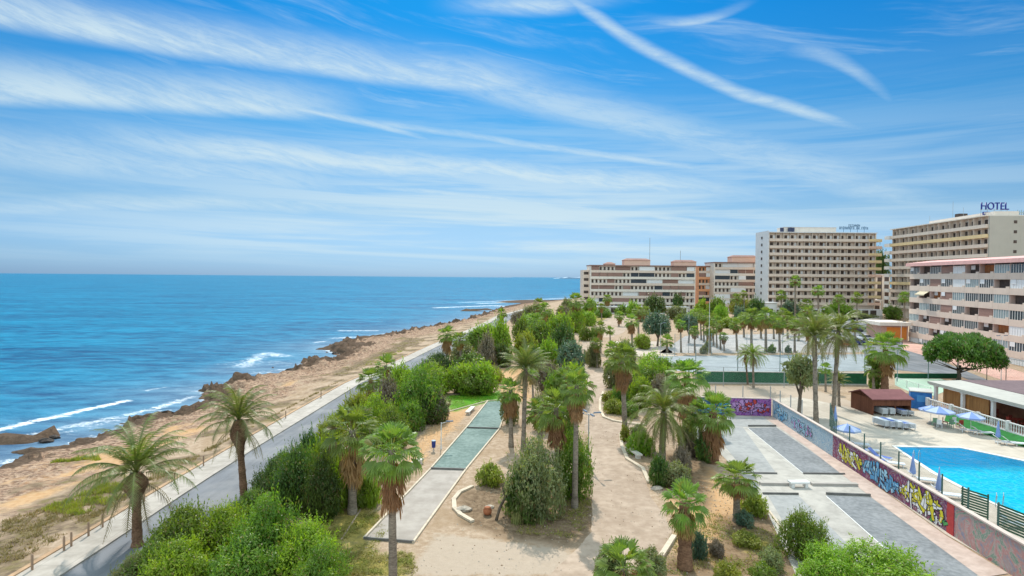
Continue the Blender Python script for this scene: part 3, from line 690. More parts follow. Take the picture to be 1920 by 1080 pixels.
zone_palms([(1465, 602, 1465, 544, 22, .3), (1491, 604, 1491, 516, 24, .3), (1535, 604, 1534, 534, 26, .4), (1511, 606, 1512, 560, 26, .6), (1607, 606, 1607, 548, 24, .4), (1573, 604, 1573, 552, 22, .4), (1696, 606, 1696, 548, 22, .4), (1396, 600, 1395, 543, 16, .3), (1380, 598, 1380, 550, 22, .3)],
           'slim bare stemmed fan palm', 'in front of the hotel fronts', 'palms in front of the hotels')

# ------------------------------------------------------------------ shrubs and trees
LM = dict(
 bright=leafmat('leaf_bright', (.17, .26, .018), (.31, .41, .035), (.13, .215, .02), .42, .5),
 mid=leafmat('leaf_mid', (.10, .175, .018), (.21, .295, .035), (.075, .14, .018), .38, .45),
 dark=leafmat('leaf_dark', (.055, .105, .018), (.12, .18, .032), (.035, .075, .016), .34, .4),
 olive=leafmat('leaf_olive', (.15, .175, .07), (.27, .28, .13), (.12, .14, .065), .32, .6),
 grey=leafmat('leaf_grey_twig', (.16, .125, .10), (.29, .23, .18), (.15, .13, .09), .2, .8),
 blue=leafmat('leaf_blue_green', (.07, .13, .08), (.16, .23, .15), (.05, .10, .07), .26, .5),
 yellow=leafmat('leaf_yellow', (.20, .24, .025), (.33, .34, .04), (.15, .19, .03), .35, .5),
 pine=leafmat('pine_needles', (.07, .17, .015), (.13, .26, .03), (.035, .10, .012), .25, .5))
def shrub_mesh(seed, n, leaf, lobes=16, spike=.25, flat=.0):
    """rounded cluster of many leaves around several lobes; unit radius, height about 1"""
    rnd = random.Random(seed); mb = MB(); L_ = []
    for i in range(lobes):
        a = i * 2.399; r = math.sqrt((i + .3) / lobes) * .72; h = (1 - r * r) ** .5
        L_.append((Vector((math.cos(a) * r * rnd.uniform(.85, 1.2), math.sin(a) * r * rnd.uniform(.85, 1.2), h * rnd.uniform(.2, .78))), rnd.uniform(.17, .42)))
    L_.append((Vector((0, 0, .45)), .5))
    vs = []; fs = []; k = 0
    wts = [r * r for _, r in L_]
    for i in range(n):
        c, r = rnd.choices(L_, wts)[0]
        u = Vector((rnd.gauss(0, 1), rnd.gauss(0, 1), rnd.gauss(.25, 1))).normalized()
        p = c + u * r * (rnd.uniform(.72, 1.05) if rnd.random() > .12 else rnd.uniform(1.0, 1.0 + spike))
        if p.z < .02: p.z = rnd.uniform(.02, .3)
        deep = False
        for c2, r2 in L_:
            if (p - c2).length < r2 * .62: deep = True; break
        if deep and rnd.random() < .8: continue
        nrm = (u + Vector((rnd.uniform(-1, 1), rnd.uniform(-1, 1), rnd.uniform(-.2, 1.0))) * .8).normalized()
        t = nrm.orthogonal().normalized(); t = (Matrix.Rotation(rnd.uniform(0, 6.28), 3, nrm) @ t); b = nrm.cross(t); s_ = leaf * rnd.uniform(.6, 1.3)
        vs += [p - t * s_, p + b * s_ * .42, p + t * s_, p - b * s_ * .42]; fs.append((k, k + 1, k + 2, k + 3)); k += 4
    for q in range(n // 34):     # sprigs breaking the outline
        c, r = rnd.choices(L_, wts)[0]; u = Vector((rnd.gauss(0, 1), rnd.gauss(0, 1), rnd.gauss(.9, .9))).normalized()
        p = c + u * r * .85; ln = rnd.uniform(.12, .12 + spike * 1.1); u = (u + Vector((rnd.uniform(-.5, .5), rnd.uniform(-.5, .5), .5))).normalized()
        if p.z < .05: continue
        m_ = int(5 + ln * 30)
        for j in range(m_):
            o = p + u * ln * (j / m_); nrm = Vector((rnd.gauss(0, 1), rnd.gauss(0, 1), rnd.gauss(0, 1))).normalized(); t = (u * .6 + nrm).normalized(); b = t.cross(u).normalized(); s_ = leaf * rnd.uniform(.5, 1.0)
            vs += [o, o + t * s_ + b * s_ * .4, o + t * s_ * 2, o + t * s_ - b * s_ * .4]; fs.append((k, k + 1, k + 2, k + 3)); k += 4
    zs = sorted(v[2] for v in vs); rs = sorted(math.hypot(v[0], v[1]) for v in vs); zq = zs[int(len(zs) * .975)]; rq = rs[int(len(rs) * .96)]
    vs = [Vector((v[0] / rq, v[1] / rq, v[2] / zq)) for v in vs]
    mb.add(vs, fs); return mb
def stem_mb(seed, n=6):
    rnd = random.Random(seed); mb = MB()
    for i in range(n):
        a = i * 2.4 + rnd.uniform(-.4, .4); r = rnd.uniform(.2, .6); z = rnd.uniform(.4, .8)
        mb.tube([(0, 0, -.03), (math.cos(a) * r * .4, math.sin(a) * r * .4, z * .45), (math.cos(a) * r, math.sin(a) * r, z)], [.035, .022, .008], 5)
    return mb
SHM = {}
for kd in LM:
    SHM[kd, 'big'] = [shrub_mesh(100 + i, 11000, .042, 20, .2).mesh('foliage', LM[kd]) for i in range(2)] if kd in ('bright', 'mid', 'dark', 'olive') else None
    SHM[kd, 'mid'] = [shrub_mesh(200 + i, 3600, .075, 13, .25).mesh('foliage', LM[kd]) for i in range(2)]
    SHM[kd, 'far'] = [shrub_mesh(300 + i, 1000, .13, 9, .25).mesh('foliage', LM[kd]) for i in range(2)]
SH_ST = [stem_mb(i).mesh('stem', M_BARK) for i in range(3)]
srnd = random.Random(5)
def shrub(x0, x1, yt, yb, kind, label, group=None, name='shrub', cat='shrub', trunk=False, depth=1.0, b_=None):
    g = G((x0 + x1) / 2, yb); mpp = g.y / F; rad = (x1 - x0) * mpp / 2
    rad_y = rad * depth; cy = g.y + rad_y * .8; cx = xat((x0 + x1) / 2, yb, cy)
    h = max(zat((x0 + x1) / 2, yt, cy), .3)
    ed = 5.9 + max(cy - 70, 0) * .012
    if cy < 250 and cx < xl(cy) + 30 and cx - rad < xl(cy) + ed: cx = xl(cy) + ed + rad
    big = SHM[kind, 'big'] and (x1 - x0) > 75
    ms = SHM[kind, 'big' if big else ('mid' if (x1 - x0) > 30 else 'far')]
    r = empty(name, (cx, cy, 0), label, cat, group); rz = srnd.uniform(0, 6.28)
    if trunk:
        tb = h * trunk
        part('crown', srnd.choice(ms), r, (0, 0, tb), (rad, rad_y, h - tb), 0)
        mb = MB(); mb.tube([(0, 0, -.1), (rad * .05, 0, tb * .6), (rad * .1, 0, tb + (h - tb) * .5)], [max(.1, h * .035), h * .028, h * .012], 7)
        for a in (0.4, 2.4, 4.3): mb.tube([(rad * .05, 0, tb * .6), (math.cos(a) * rad * .5, math.sin(a) * rad_y * .5, tb + (h - tb) * .55)], [h * .022, h * .008], 5)
        mb.build('trunk', M_BARK, r, world=False)
    else:
        part('foliage', srnd.choice(ms), r, (0, 0, 0), (rad, rad_y, h), 0)
        part('stem', srnd.choice(SH_ST), r, (0, 0, 0), (rad, rad_y, h), rz)
    return r
KL = dict(bright='bright green shrub', mid='green shrub', dark='dark green shrub', olive='dull olive shrub', grey='greyish twiggy shrub', blue='bluish grey shrub', yellow='yellow green shrub', pine='pine')
def zone_shrubs(lst, where, group):
    cnt = {}
    for a in sorted(lst, key=lambda q: q[0] + q[1]):
        i = cnt.get(a[4], 0); cnt[a[4]] = i + 1
        n = sum(1 for b in lst if b[4] == a[4])
        lab = (KL[a[4]] + ', ' + (ORD[i] + ' ' if n > 1 else '') + where)
        shrub(*a[:4], a[4], lab, group, depth=a[5] if len(a) > 5 else 1.0)
zone_shrubs([
 (205, 330, 1022, 1120, 'mid'), (270, 400, 955, 1080, 'mid'), (352, 480, 955, 1070, 'bright'), (430, 560, 940, 1090, 'mid'), (500, 640, 985, 1110, 'bright'), (255, 400, 1020, 1140, 'bright'), (380, 540, 1010, 1140, 'mid'), (540, 655, 1030, 1150, 'mid'),
 (180, 260, 1050, 1130, 'olive'), (425, 510, 925, 990, 'mid'), (470, 560, 865, 950, 'dark'), (500, 610, 845, 975, 'dark'), (560, 640, 860, 985, 'dark'), (505, 560, 852, 905, 'mid'), (548, 618, 818, 905, 'dark'), (585, 650, 820, 920, 'bright'),
 (600, 665, 880, 965, 'bright'), (592, 652, 786, 850, 'yellow'), (620, 700, 880, 958, 'mid'), (672, 720, 885, 955, 'bright'), (550, 610, 850, 930, 'mid'), (612, 652, 774, 820, 'bright'), (480, 520, 905, 960, 'olive')],
 'of that colour in the bottom left thicket', 'shrubs in the bottom left thicket')
zone_shrubs([
 (640, 700, 740, 820, 'yellow'), (660, 740, 745, 830, 'bright'), (690, 770, 770, 850, 'mid'), (700, 760, 715, 790, 'grey'), (735, 830, 695, 800, 'mid'), (760, 840, 740, 800, 'dark'), (775, 845, 735, 795, 'grey'), (740, 800, 755, 815, 'mid'), (720, 790, 690, 760, 'bright'),
 (760, 850, 685, 745, 'bright'), (830, 900, 685, 742, 'bright'), (870, 938, 682, 742, 'bright'), (845, 925, 700, 744, 'mid'), (780, 860, 665, 715, 'dark'), (850, 925, 665, 700, 'mid'), (895, 935, 630, 692, 'grey'), (880, 940, 610, 660, 'bright'), (915, 965, 605, 680, 'bright'), (840, 900, 645, 685, 'olive'),
 (870, 915, 620, 660, 'mid'), (920, 960, 645, 690, 'dark'), (960, 1000, 600, 640, 'mid'), (955, 990, 585, 612, 'grey'), (975, 1010, 575, 610, 'olive'), (985, 1040, 605, 660, 'mid'), (1020, 1080, 590, 650, 'bright'), (1030, 1085, 610, 665, 'dark'), (1040, 1100, 642, 700, 'blue'), (1005, 1055, 640, 690, 'bright'),
 (960, 1010, 625, 680, 'yellow'), (975, 1020, 650, 700, 'dark'), (1060, 1100, 585, 625, 'bright'), (1082, 1110, 612, 640, 'mid'), (1085, 1112, 570, 600, 'mid'), (1090, 1108, 660, 682, 'olive'), (1040, 1075, 575, 600, 'grey'), (1000, 1050, 680, 745, 'grey'), (1040, 1105, 685, 760, 'bright'),
 (1015, 1070, 700, 770, 'mid'), (905, 950, 690, 720, 'yellow'), (935, 975, 735, 800, 'olive'), (990, 1050, 740, 810, 'olive'), (1040, 1085, 760, 830, 'mid'), (970, 1020, 590, 625, 'bright'), (1005, 1045, 585, 620, 'mid'), (1085, 1120, 585, 612, 'bright')],
 'of that colour in the roadside belt', 'shrubs in the belt along the coast road')
shrub(935, 1062, 835, 990, 'olive', 'large dark olive bush with a leaning bare trunk beside the sandy path', None, 'bush', 'bush')
shrub(945, 1020, 880, 985, 'dark', 'dark green lower bush at the left foot of the large olive bush', None, 'bush', 'bush')
shrub(1030, 1112, 815, 945, 'mid', 'green bush wrapping the tall slender palm beside the path', None, 'bush', 'bush')
shrub(892, 950, 872, 915, 'yellow', 'low yellow green grassy shrub left of the large olive bush', None)
zone_shrubs([
 (1175, 1262, 668, 738, 'bright'), (1220, 1268, 675, 735, 'mid'), (1175, 1225, 710, 770, 'bright'), (1185, 1245, 690, 750, 'mid'), (1215, 1262, 705, 760, 'grey'), (1240, 1280, 705, 755, 'olive'), (1125, 1160, 735, 760, 'yellow'), (1130, 1175, 750, 778, 'yellow'), (1160, 1200, 755, 785, 'mid'),
 (1150, 1195, 640, 690, 'olive'), (1185, 1222, 628, 656, 'bright'), (1100, 1130, 615, 640, 'mid'), (1130, 1180, 675, 730, 'olive'), (1160, 1190, 700, 745, 'grey'), (1145, 1185, 720, 765, 'mid'), (1098, 1130, 645, 690, 'olive')],
 'in the island bed beside the path', 'shrubs in the island bed right of the path')
zone_shrubs([
 (1172, 1234, 812, 856, 'bright'), (1160, 1182, 798, 830, 'yellow'), (1178, 1215, 798, 822, 'olive'), (1215, 1258, 858, 915, 'dark'), (1235, 1300, 870, 920, 'olive'), (1258, 1300, 840, 900, 'grey'), (1300, 1340, 815, 870, 'dark'), (1265, 1310, 790, 850, 'olive'), (1280, 1320, 830, 860, 'grey')],
 'around the bushy thick trunked date palm', 'shrubs around the bushy date palm')
zone_shrubs([
 (1385, 1442, 925, 972, 'yellow'), (1375, 1415, 960, 992, 'blue'), (1290, 1330, 1000, 1052, 'blue'), (1455, 1552, 965, 1060, 'mid'), (1420, 1470, 1030, 1078, 'olive'), (1370, 1430, 1000, 1030, 'yellow'), (1335, 1395, 1058, 1100, 'yellow'), (1490, 1620, 1030, 1120, 'bright'), (1560, 1750, 1035, 1150, 'bright'),
 (1185, 1255, 1035, 1100, 'olive'), (1112, 1185, 1030, 1110, 'olive'), (1400, 1460, 1060, 1110, 'mid'), (1325, 1360, 1015, 1048, 'grey')],
 'in the bottom right beds', 'shrubs in the bottom right beds')
zone_shrubs([
 (1300, 1330, 562, 590, 'bright'), (1150, 1180, 572, 592, 'mid'), (1172, 1200, 566, 590, 'bright'), (1190, 1215, 578, 604, 'olive'), (1262, 1300, 590, 612, 'mid'), (1285, 1315, 580, 602, 'bright'), (1345, 1385, 596, 616, 'bright'), (1410, 1450, 596, 616, 'mid'), (1460, 1495, 592, 612, 'bright'), (1500, 1530, 575, 600, 'mid'), (1520, 1560, 590, 612, 'bright'), (1480, 1515, 604, 622, 'olive'), (1115, 1150, 578, 596, 'mid'), (1095, 1120, 560, 590, 'bright'), (1325, 1362, 560, 600, 'mid'), (1335, 1368, 574, 604, 'bright'), (1372, 1402, 574, 602, 'blue'), (1365, 1415, 560, 590, 'yellow'), (1400, 1436, 562, 598, 'dark'), (1378, 1432, 590, 610, 'bright'), (1245, 1290, 575, 600, 'olive'), (1255, 1285, 560, 580, 'dark'), (1318, 1332, 640, 660, 'olive'),
 (1438, 1455, 646, 662, 'mid'), (1310, 1328, 648, 664, 'olive'), (1470, 1484, 648, 662, 'blue'), (1460, 1500, 565, 600, 'blue'), (1540, 1600, 570, 598, 'bright'), (1655, 1675, 570, 590, 'dark'), (1655, 1690, 575, 600, 'mid'), (1555, 1640, 586, 600, 'olive'), (1440, 1470, 585, 605, 'mid')],
 'in front of the far buildings', 'shrubs before the far buildings')
shrub(1203, 1262, 588, 652, 'blue', 'rounded dark grey green tree with twin trunks on the pale ground', 'round dark trees', 'tree', 'tree', .38)
shrub(1205, 1252, 556, 600, 'dark', 'dark rounded tree before the long cream apartment block', 'round dark trees', 'tree', 'tree', .3)
shrub(1272, 1310, 592, 645, 'blue', 'slender grey green tree at the near end of the palm avenue', 'round dark trees', 'tree', 'tree', .45)
shrub(1258, 1282, 552, 588, 'dark', 'narrow dark tree before the right end of the long cream block', 'round dark trees', 'tree', 'tree', .3)
shrub(1464, 1532, 668, 782, 'olive', 'olive crowned tree with a dark trunk beside the graffiti wall corner', None, 'tree', 'tree', .5)
shrub(1626, 1656, 680, 730, 'mid', 'green shrub left of the palm behind the wooden hut', None)
shrub(1634, 1666, 474, 577, 'dark', 'dark tree showing in the gap between the two hotel blocks', None, 'tree', 'tree', .35)
shrub(1050, 1074, 560, 590, 'olive', 'little tree on the headland before the cream block', None, 'tree', 'tree', .3)
# umbrella pine
def pine_mesh(seed=3, n=34000):
    rnd = random.Random(seed); vs = []; fs = []; k = 0; Ls = []
    for i in range(46):
        a = i * 2.399; r = math.sqrt((i + .5) / 46) * .88; Ls.append((Vector((math.cos(a) * r, math.sin(a) * r, (1 - r ** 2.4) * .55 + rnd.uniform(-.06, .06) + .16)), rnd.uniform(.17, .26)))
    for i in range(n):
        c, r = rnd.choice(Ls); u = Vector((rnd.gauss(0, 1), rnd.gauss(0, 1), rnd.gauss(.3, .8))).normalized(); p = c + Vector((u.x * r, u.y * r, u.z * r * 1.0)) * rnd.uniform(.6, 1.1)
        nrm = (u + Vector((rnd.uniform(-1, 1), rnd.uniform(-1, 1), rnd.uniform(-.3, 1))) * .9).normalized(); t = (u + nrm.orthogonal() * .8).normalized(); b = nrm.cross(t).normalized(); s_ = .05 * rnd.uniform(.6, 1.3)
        vs += [p - t * s_, p + b * s_ * .33, p + t * s_, p - b * s_ * .33]; fs.append((k, k + 1, k + 2, k + 3)); k += 4
    return MB().add(vs, fs).mesh('crown', LM['pine'])
b = G(1797, 716); pr = empty('umbrella_pine', b, 'umbrella pine with a broad flat crown beside the restaurant terrace', 'tree')
rp = 137 * b.y / F / 2; zt = zat(1806, 622, b.y); zb = zat(1806, 692, b.y); cx = xat(1806, 650, b.y) - b.x
part('crown', pine_mesh(), pr, (cx, 0, zb - .1), (rp, rp * .9, (zt - zb) * 1.05), .4)
mb = MB(); mb.tube([(0, 0, -.1), (.12, 0, 1.2), (-.05, 0, zb * .75), (.25, 0, zb + .6)], [.34, .27, .24, .15], 9)
for i in range(9):
    a = i * .7; mb.tube([(0, 0, zb * .7 + .1 * i), (cx + math.cos(a) * rp * .35, math.sin(a) * rp * .3, zb + .2), (cx + math.cos(a) * rp * .75, math.sin(a) * rp * .65, zb + .9)], [.13, .08, .03], 6)
mb.build('trunk', M_BARK, pr, world=False, smooth=True)
# leaning trunk at the olive bush
lb = empty('leaning_trunk', G(930, 975), 'bare dark leaning trunk on the left side of the large olive bush', 'tree trunk')
MB().tube([(0, 0, -.05), (.25, .1, .8), (.7, .25, 1.6), (1.5, .5, 2.1)], [.11, .09, .08, .05], 7).build('trunk', M_BARK, lb, world=False, smooth=True)
MB().tube([(.6, .2, 1.4), (.4, .3, 2.0), (.6, .5, 2.5)], [.05, .035, .012], 6).build('branch', M_BARK, lb, world=False)
# ground cover: dry tufts and weeds, uncountable
def tufts(name, label, areas, n, mat, hgt, seed, group=None):
    rnd = random.Random(seed); mb = MB(); vs = []; fs = []; k = 0
    for (poly, z, wgt) in areas:
        P = [tuple(G(x, y, z)[:2]) for x, y in poly]; xs_ = [p[0] for p in P]; ys_ = [p[1] for p in P]; c = 0; tries = 0
        while c < n * wgt and tries < n * 30:
            tries += 1; x = rnd.uniform(min(xs_), max(xs_)); y = rnd.uniform(min(ys_), max(ys_))
            if not inpoly(np.array([x]), np.array([y]), P)[0]: continue
            if mnoise.noise(Vector((x * .5, y * .5, 3))) < rnd.uniform(-.35, .35): continue
            c += 1; zz = landz(x, y) - .03; m_ = rnd.randint(5, 9); s0 = rnd.uniform(.5, 1.2)
            for j in range(m_):
                a = rnd.uniform(0, 6.28); l = rnd.uniform(.05, .28) * s0; h = hgt * rnd.uniform(.5, 1.2) * s0; wv = Vector((-math.sin(a), math.cos(a), 0)) * .035 * s0
                o = Vector((x + rnd.uniform(-.15, .15), y + rnd.uniform(-.15, .15), zz)); t = o + Vector((math.cos(a) * l, math.sin(a) * l, h))
                vs += [o + wv, o - wv, t]; fs.append((k, k + 1, k + 2)); k += 3
    o = mb.add(vs, fs).build(name, mat); tag(o, label, 'grass', None, 'stuff'); return o
_ri = rows
def landz(x, y):
    i = int(np.clip(np.searchsorted(rows, y) - 1, 0, len(rows) - 2)); xx = X[i]; j = int(np.clip(np.searchsorted(xx, x) - 1, 0, len(xx) - 2))
    t = (x - xx[j]) / max(xx[j + 1] - xx[j], 1e-6); return float(Z[i, j] * (1 - t) + Z[i, j + 1] * t)
tufts('dry_grass', 'dry brown tufts scattered between road and rocks', [([(0, 1080), (0, 985), (290, 900), (440, 830), (600, 740), (650, 715), (430, 838), (40, 1075)], -1, 1), ([(640, 712), (800, 640), (770, 636), (620, 705)], -1, .25)], 1500, leafmat('dry_grass_blade', (.25, .18, .09), (.38, .3, .15), (.2, .17, .06), .2, .8), .22, 1)
tufts('beach_scrub', 'yellow green low scrub patches on the orange sand', [([(150, 985), (270, 935), (200, 915), (80, 965)], -1, .6), ([(95, 880), (190, 882), (180, 862), (110, 866)], -2, .25), ([(700, 690), (760, 660), (740, 655), (680, 685)], -1, .2)], 1300, LM['yellow'], .3, 2)
tufts('weeds', 'short yellowish green grass under the palms at bottom', [([(590, 975), (700, 945), (720, 1000), (690, 1080), (600, 1080)], 0, .8), ([(640, 1040), (770, 1035), (780, 1078), (600, 1078)], 0, .3), ([(1250, 1010), (1340, 960), (1450, 1000), (1480, 1078), (1250, 1078)], 0, .5), ([(940, 930), (1110, 930), (1090, 1010), (970, 1000)], 0, .4)], 2200, leafmat('weed_blade', (.16, .20, .03), (.30, .30, .06), (.3, .24, .08), .3, .7), .12, 3)
tufts('lawn_grass', 'vivid green lawn blades behind the turquoise bowling lane', [([(838, 742), (938, 737), (943, 751), (915, 753), (875, 764), (847, 772)], 0, 1)], 1600, LM['bright'], .09, 4)
tufts('reed_clump', 'tall dry reeds at the foot of the olive bush', [([(955, 985), (1020, 985), (1020, 960), (955, 960)], 0, 1)], 90, leafmat('reed_blade', (.25, .22, .09), (.36, .33, .14), (.2, .22, .07), .2, .8), 1.1, 8)

# ------------------------------------------------------------------ built things
def C(name, col, **k): return M(name, col, **k)
m_white = C('white_paint', (.74, .73, .71), rough=.6, var=.05, grime=.2); m_glassd = C('dark_glass', (.05, .065, .08), rough=.15, var=.3, spec=.5)
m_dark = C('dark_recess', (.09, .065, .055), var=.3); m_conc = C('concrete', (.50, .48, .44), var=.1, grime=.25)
m_steel = C('grey_steel', (.38, .40, .41), rough=.5, var=.1, metal=.4); m_green = C('green_post', (.06, .12, .10), rough=.6)
class Fac:
    """box helper in facade coordinates: u along the wall, v up, w outwards"""
    def __init__(s, P0, P1):
        s.o = Vector((P0[0], P0[1], 0)); d = Vector((P1[0] - P0[0], P1[1] - P0[1], 0)); s.L = d.length; s.u = d.normalized(); s.n = Vector((s.u.y, -s.u.x, 0))
    def T(s, u, w, v): p = s.o + s.u * u + s.n * w; return (p.x, p.y, v)
    def box(s, mb, u0, u1, v0, v1, w0, w1, mi=0): return mb.box(u0, u1, w0, w1, v0, v1, s.T, mi)
    def P(s, u, w): return s.o + s.u * u + s.n * w

# ---- court sheets and kerbs -------------------------------------------------
m_lane = C('bowling_sand', (.36, .31, .265), rough=.95, var=.1, col2=(.45, .395, .345), scale=1); m_turq = C('turquoise_gravel', (.15, .215, .19), rough=.95, var=.2, col2=(.235, .30, .27), scale=2.5)
m_grav = C('grey_gravel', (.19, .20, .205), rough=.95, var=.2, col2=(.27, .275, .28), scale=3); m_gravl = C('pale_grey_gravel', (.30, .30, .29), rough=.95, var=.1, col2=(.38, .375, .36), scale=2)
m_court = C('court_concrete', (.38, .35, .31), rough=.9, var=.12, col2=(.50, .465, .41), scale=.8, grime=.4, joint=4.0); m_pink = C('pink_paving', (.46, .34, .28), rough=.9, var=.1, col2=(.58, .45, .38), scale=1.5, grime=.3)
m_deck = C('pool_deck', (.46, .39, .31), rough=.9, var=.07, col2=(.57, .50, .41), scale=.6, grime=.25, joint=2.0); m_lot = C('parking_paving', (.38, .36, .345), rough=.95, var=.12, col2=(.48, .45, .425), scale=.3)
m_sport = C('blue_grey_court', (.29, .32, .33), rough=.9, var=.1, col2=(.37, .40, .41), scale=.4); m_padel = C('pale_green_court', (.38, .50, .38), rough=.8, var=.06, scale=.5)
m_turf = C('green_turf', (.02, .15, .03), rough=.9, var=.25, scale=3); m_pinkw = C('terracotta_pavement', (.60, .33, .26), rough=.9, var=.1, col2=(.66, .42, .34), scale=.5)
def thing_sheet(name, px, z, mat, label, cat, **k):
    o = sheet(name, px, z, mat, kind=None, **k); tag(o, label, cat); return o
sheet('bowling_lane', [(683, 1009), (775, 1016), (872, 881), (809, 879)], .020, m_lane)
sheet('bowling_lane', [(809, 879), (872, 881), (936, 804), (950, 764), (948, 751), (915, 753), (880, 797)], .022, m_turq)
GL = 'edging boards of the bowling lanes'
kerb_line([(683, 1010), (809, 878), (880, 796), (915, 752)], .13, .12, m_kerb, 'left pale edging of the long bowling lane', group=GL)
kerb_line([(775, 1018), (873, 882), (937, 804), (951, 764)], .13, .12, m_kerb, 'right pale edging of the long bowling lane', group=GL)
m_board = C('weathered_board', (.17, .16, .15), var=.3)
kerb_line([(682, 1011), (776, 1018)], .10, .15, m_board, 'dark board across the near end of the long bowling lane', group=GL)
kerb_line([(808, 880), (873, 882)], .12, .17, m_board, 'dark board where the beige lane meets the turquoise one', group=GL)
kerb_line([(876, 803), (938, 805)], .12, .17, m_board, 'dark board across the middle of the turquoise lane', group=GL)
kerb_line([(842, 772), (875, 763), (915, 752), (948, 750)], .12, .1, m_kerb, 'pale kerb along the front of the vivid green lawn', group=GL)
kerb_line([(640, 1012), (683, 945), (740, 886), (790, 842)], .1, .02, m_path, 'faint worn edging strip left of the long bowling lane', group=GL)
GK = 'stone kerbs of the planting beds'
kerb_line([(1131, 736), (1125, 752), (1125, 770), (1132, 783), (1150, 790), (1180, 795), (1210, 798)], .3, .16, m_kerb, 'curved stone kerb round the yellow shrubs of the island bed', group=GK)
kerb_line([(1163, 815), (1166, 838), (1176, 862), (1205, 880), (1216, 905)], .3, .16, m_kerb, 'curved stone kerb round the clipped shrub', group=GK)
kerb_line([(1240, 1046), (1264, 1008)], .3, .2, m_kerb, 'pale straight kerb left of the shaggy small palm', group=GK)
kerb_line([(884, 914), (862, 924), (851, 938), (852, 954), (863, 966), (884, 978)], .3, .14, m_kerb, 'half ring of pale stones left of the olive bush', group=GK)
kerb_line([(1441, 958), (1478, 1008)], .12, .1, m_kerb, 'thin kerb beside the lower left bowling court', group=GK)
# right courts: concrete slab with gravel lanes
sheet('court_slab', [(1290, 776), (1450, 781), (1505, 832), (1632, 931), (1840, 1083), (1620, 1110), (1500, 1095), (1432, 945), (1405, 905), (1350, 850), (1300, 820)], .020, m_court)
sheet('court_gravel', [(1330, 801), (1393, 801), (1456, 888), (1400, 887)], .026, m_gravl); sheet('court_gravel', [(1401, 802), (1455, 801), (1583, 889), (1506, 888)], .026, m_grav)
sheet('court_gravel', [(1366, 783), (1431, 783), (1454, 800), (1365, 800)], .026, m_gravl); sheet('court_gravel', [(1549, 929), (1632, 932), (1834, 1077), (1800, 1110), (1735, 1095)], .026, m_grav); sheet('court_gravel', [(1440, 929), (1497, 929), (1665, 1095), (1535, 1095)], .026, m_gravl)
GC = 'low walls and boards across the grey bowling courts'
m_cw = C('court_kerb', (.42, .38, .34), var=.1)
kerb_line([(1395, 888), (1457, 889)], .1, .14, m_board, 'dark board ending the upper left grey court', group=GC)
kerb_line([(1506, 889), (1584, 890)], .1, .14, m_board, 'dark board ending the upper right grey court', group=GC)
kerb_line([(1403, 800), (1455, 800)], .12, .2, m_board, 'dark board at the far end of the upper right grey court', group=GC)
kerb_line([(1425, 909), (1484, 910)], .35, .22, m_cw, 'brown low wall left of the white block', group=GC)
kerb_line([(1521, 910), (1607, 911)], .35, .22, m_cw, 'brown low wall right of the white block', group=GC)
kerb_line([(1430, 927), (1497, 928)], .1, .16, m_board, 'dark board starting the lower left grey court', group=GC)
kerb_line([(1549, 928), (1632, 931)], .12, .2, m_board, 'dark board starting the lower right grey court', group=GC)
m_line = C('white_line', (.72, .70, .66), var=.1)
kerb_line([(1549, 931), (1734, 1096)], .07, .05, m_line, 'thin white edging left of the lower right grey court', group=GC)
kerb_line([(1402, 803), (1507, 889)], .06, .04, m_line, 'thin white edging left of the upper right grey court', group=GC)
sheet('walkway', [(1433, 782), (1449, 781), (1552, 850), (1611, 889), (1692, 946), (1772, 1003), (1890, 1075), (1840, 1083), (1632, 931), (1505, 832)], .034, m_pink)
def block(name, px0, px1, hgt, dep, mat, label, cat, legs=True, z=0):
    a, b = G(*px0), G(*px1); f = Fac(a, b); r = empty(name, a, label, cat)
    mb = MB(); f.box(mb, 0, f.L, hgt - .14, hgt, -dep, 0); mb.build('seat', mat, r)
    for u in ((.08 * f.L, .22 * f.L), (.78 * f.L, .92 * f.L)): mb = MB(); f.box(mb, u[0], u[1], 0, hgt - .14, -dep + .05, -.05); mb.build('leg', mat, r)
    return r
m_bench = C('bench_stone', (.68, .63, .56), var=.08)
block('bench', (1483, 916), (1519, 916), .48, .55, m_white, 'white block bench across the grey bowling courts', 'bench')
block('bench', (770, 884), (795, 868), .42, .5, m_bench, 'pale slab bench left of the beige lane near the leaning shade', 'bench')
block('bench', (880, 779), (891, 768), .42, .5, m_bench, 'small pale slab bench below the vivid green lawn', 'bench')
block('bench', (1172, 846), (1195, 862), .45, .5, m_bench, 'pale stone bench at the kerb before the clipped shrub', 'bench')
block('bench', (1132, 708), (1142, 716), .45, .5, m_bench, 'pale bench beside the narrow part of the sandy path', 'bench')

# ---- pool terrace ------------------------------------------------------------
sheet('pool_deck', [(1449, 748), (1480, 745), (1500, 745), (1640, 772), (1745, 770), (1835, 790), (1921, 835), (2050, 920), (2050, 1100), (1960, 1120), (1880, 1064), (1772, 1001), (1692, 944), (1611, 887), (1552, 848)], .028, m_deck)
pool_px = [(1679, 839), (1800, 841), (1925, 867), (2010, 905), (2010, 966), (1908, 965), (1850, 938), (1755, 888)]
PW = [G(x, y) for x, y in pool_px]; cen = sum(PW, Vector()) / len(PW)
pool = empty('swimming_pool', cen, 'swimming pool of bright turquoise water with a white coping', 'pool')
def offs(P, d): return [p + (p - cen).normalized() * d for p in P]
m, nt, out = newmat('pool_water'); pos = geopos(nt)
wn = tnoise(nt, pos, .9, 4, .5, .6); vn = nt.nodes.new('ShaderNodeTexVoronoi'); vn.feature = 'DISTANCE_TO_EDGE'; vn.inputs['Scale'].default_value = 1.6
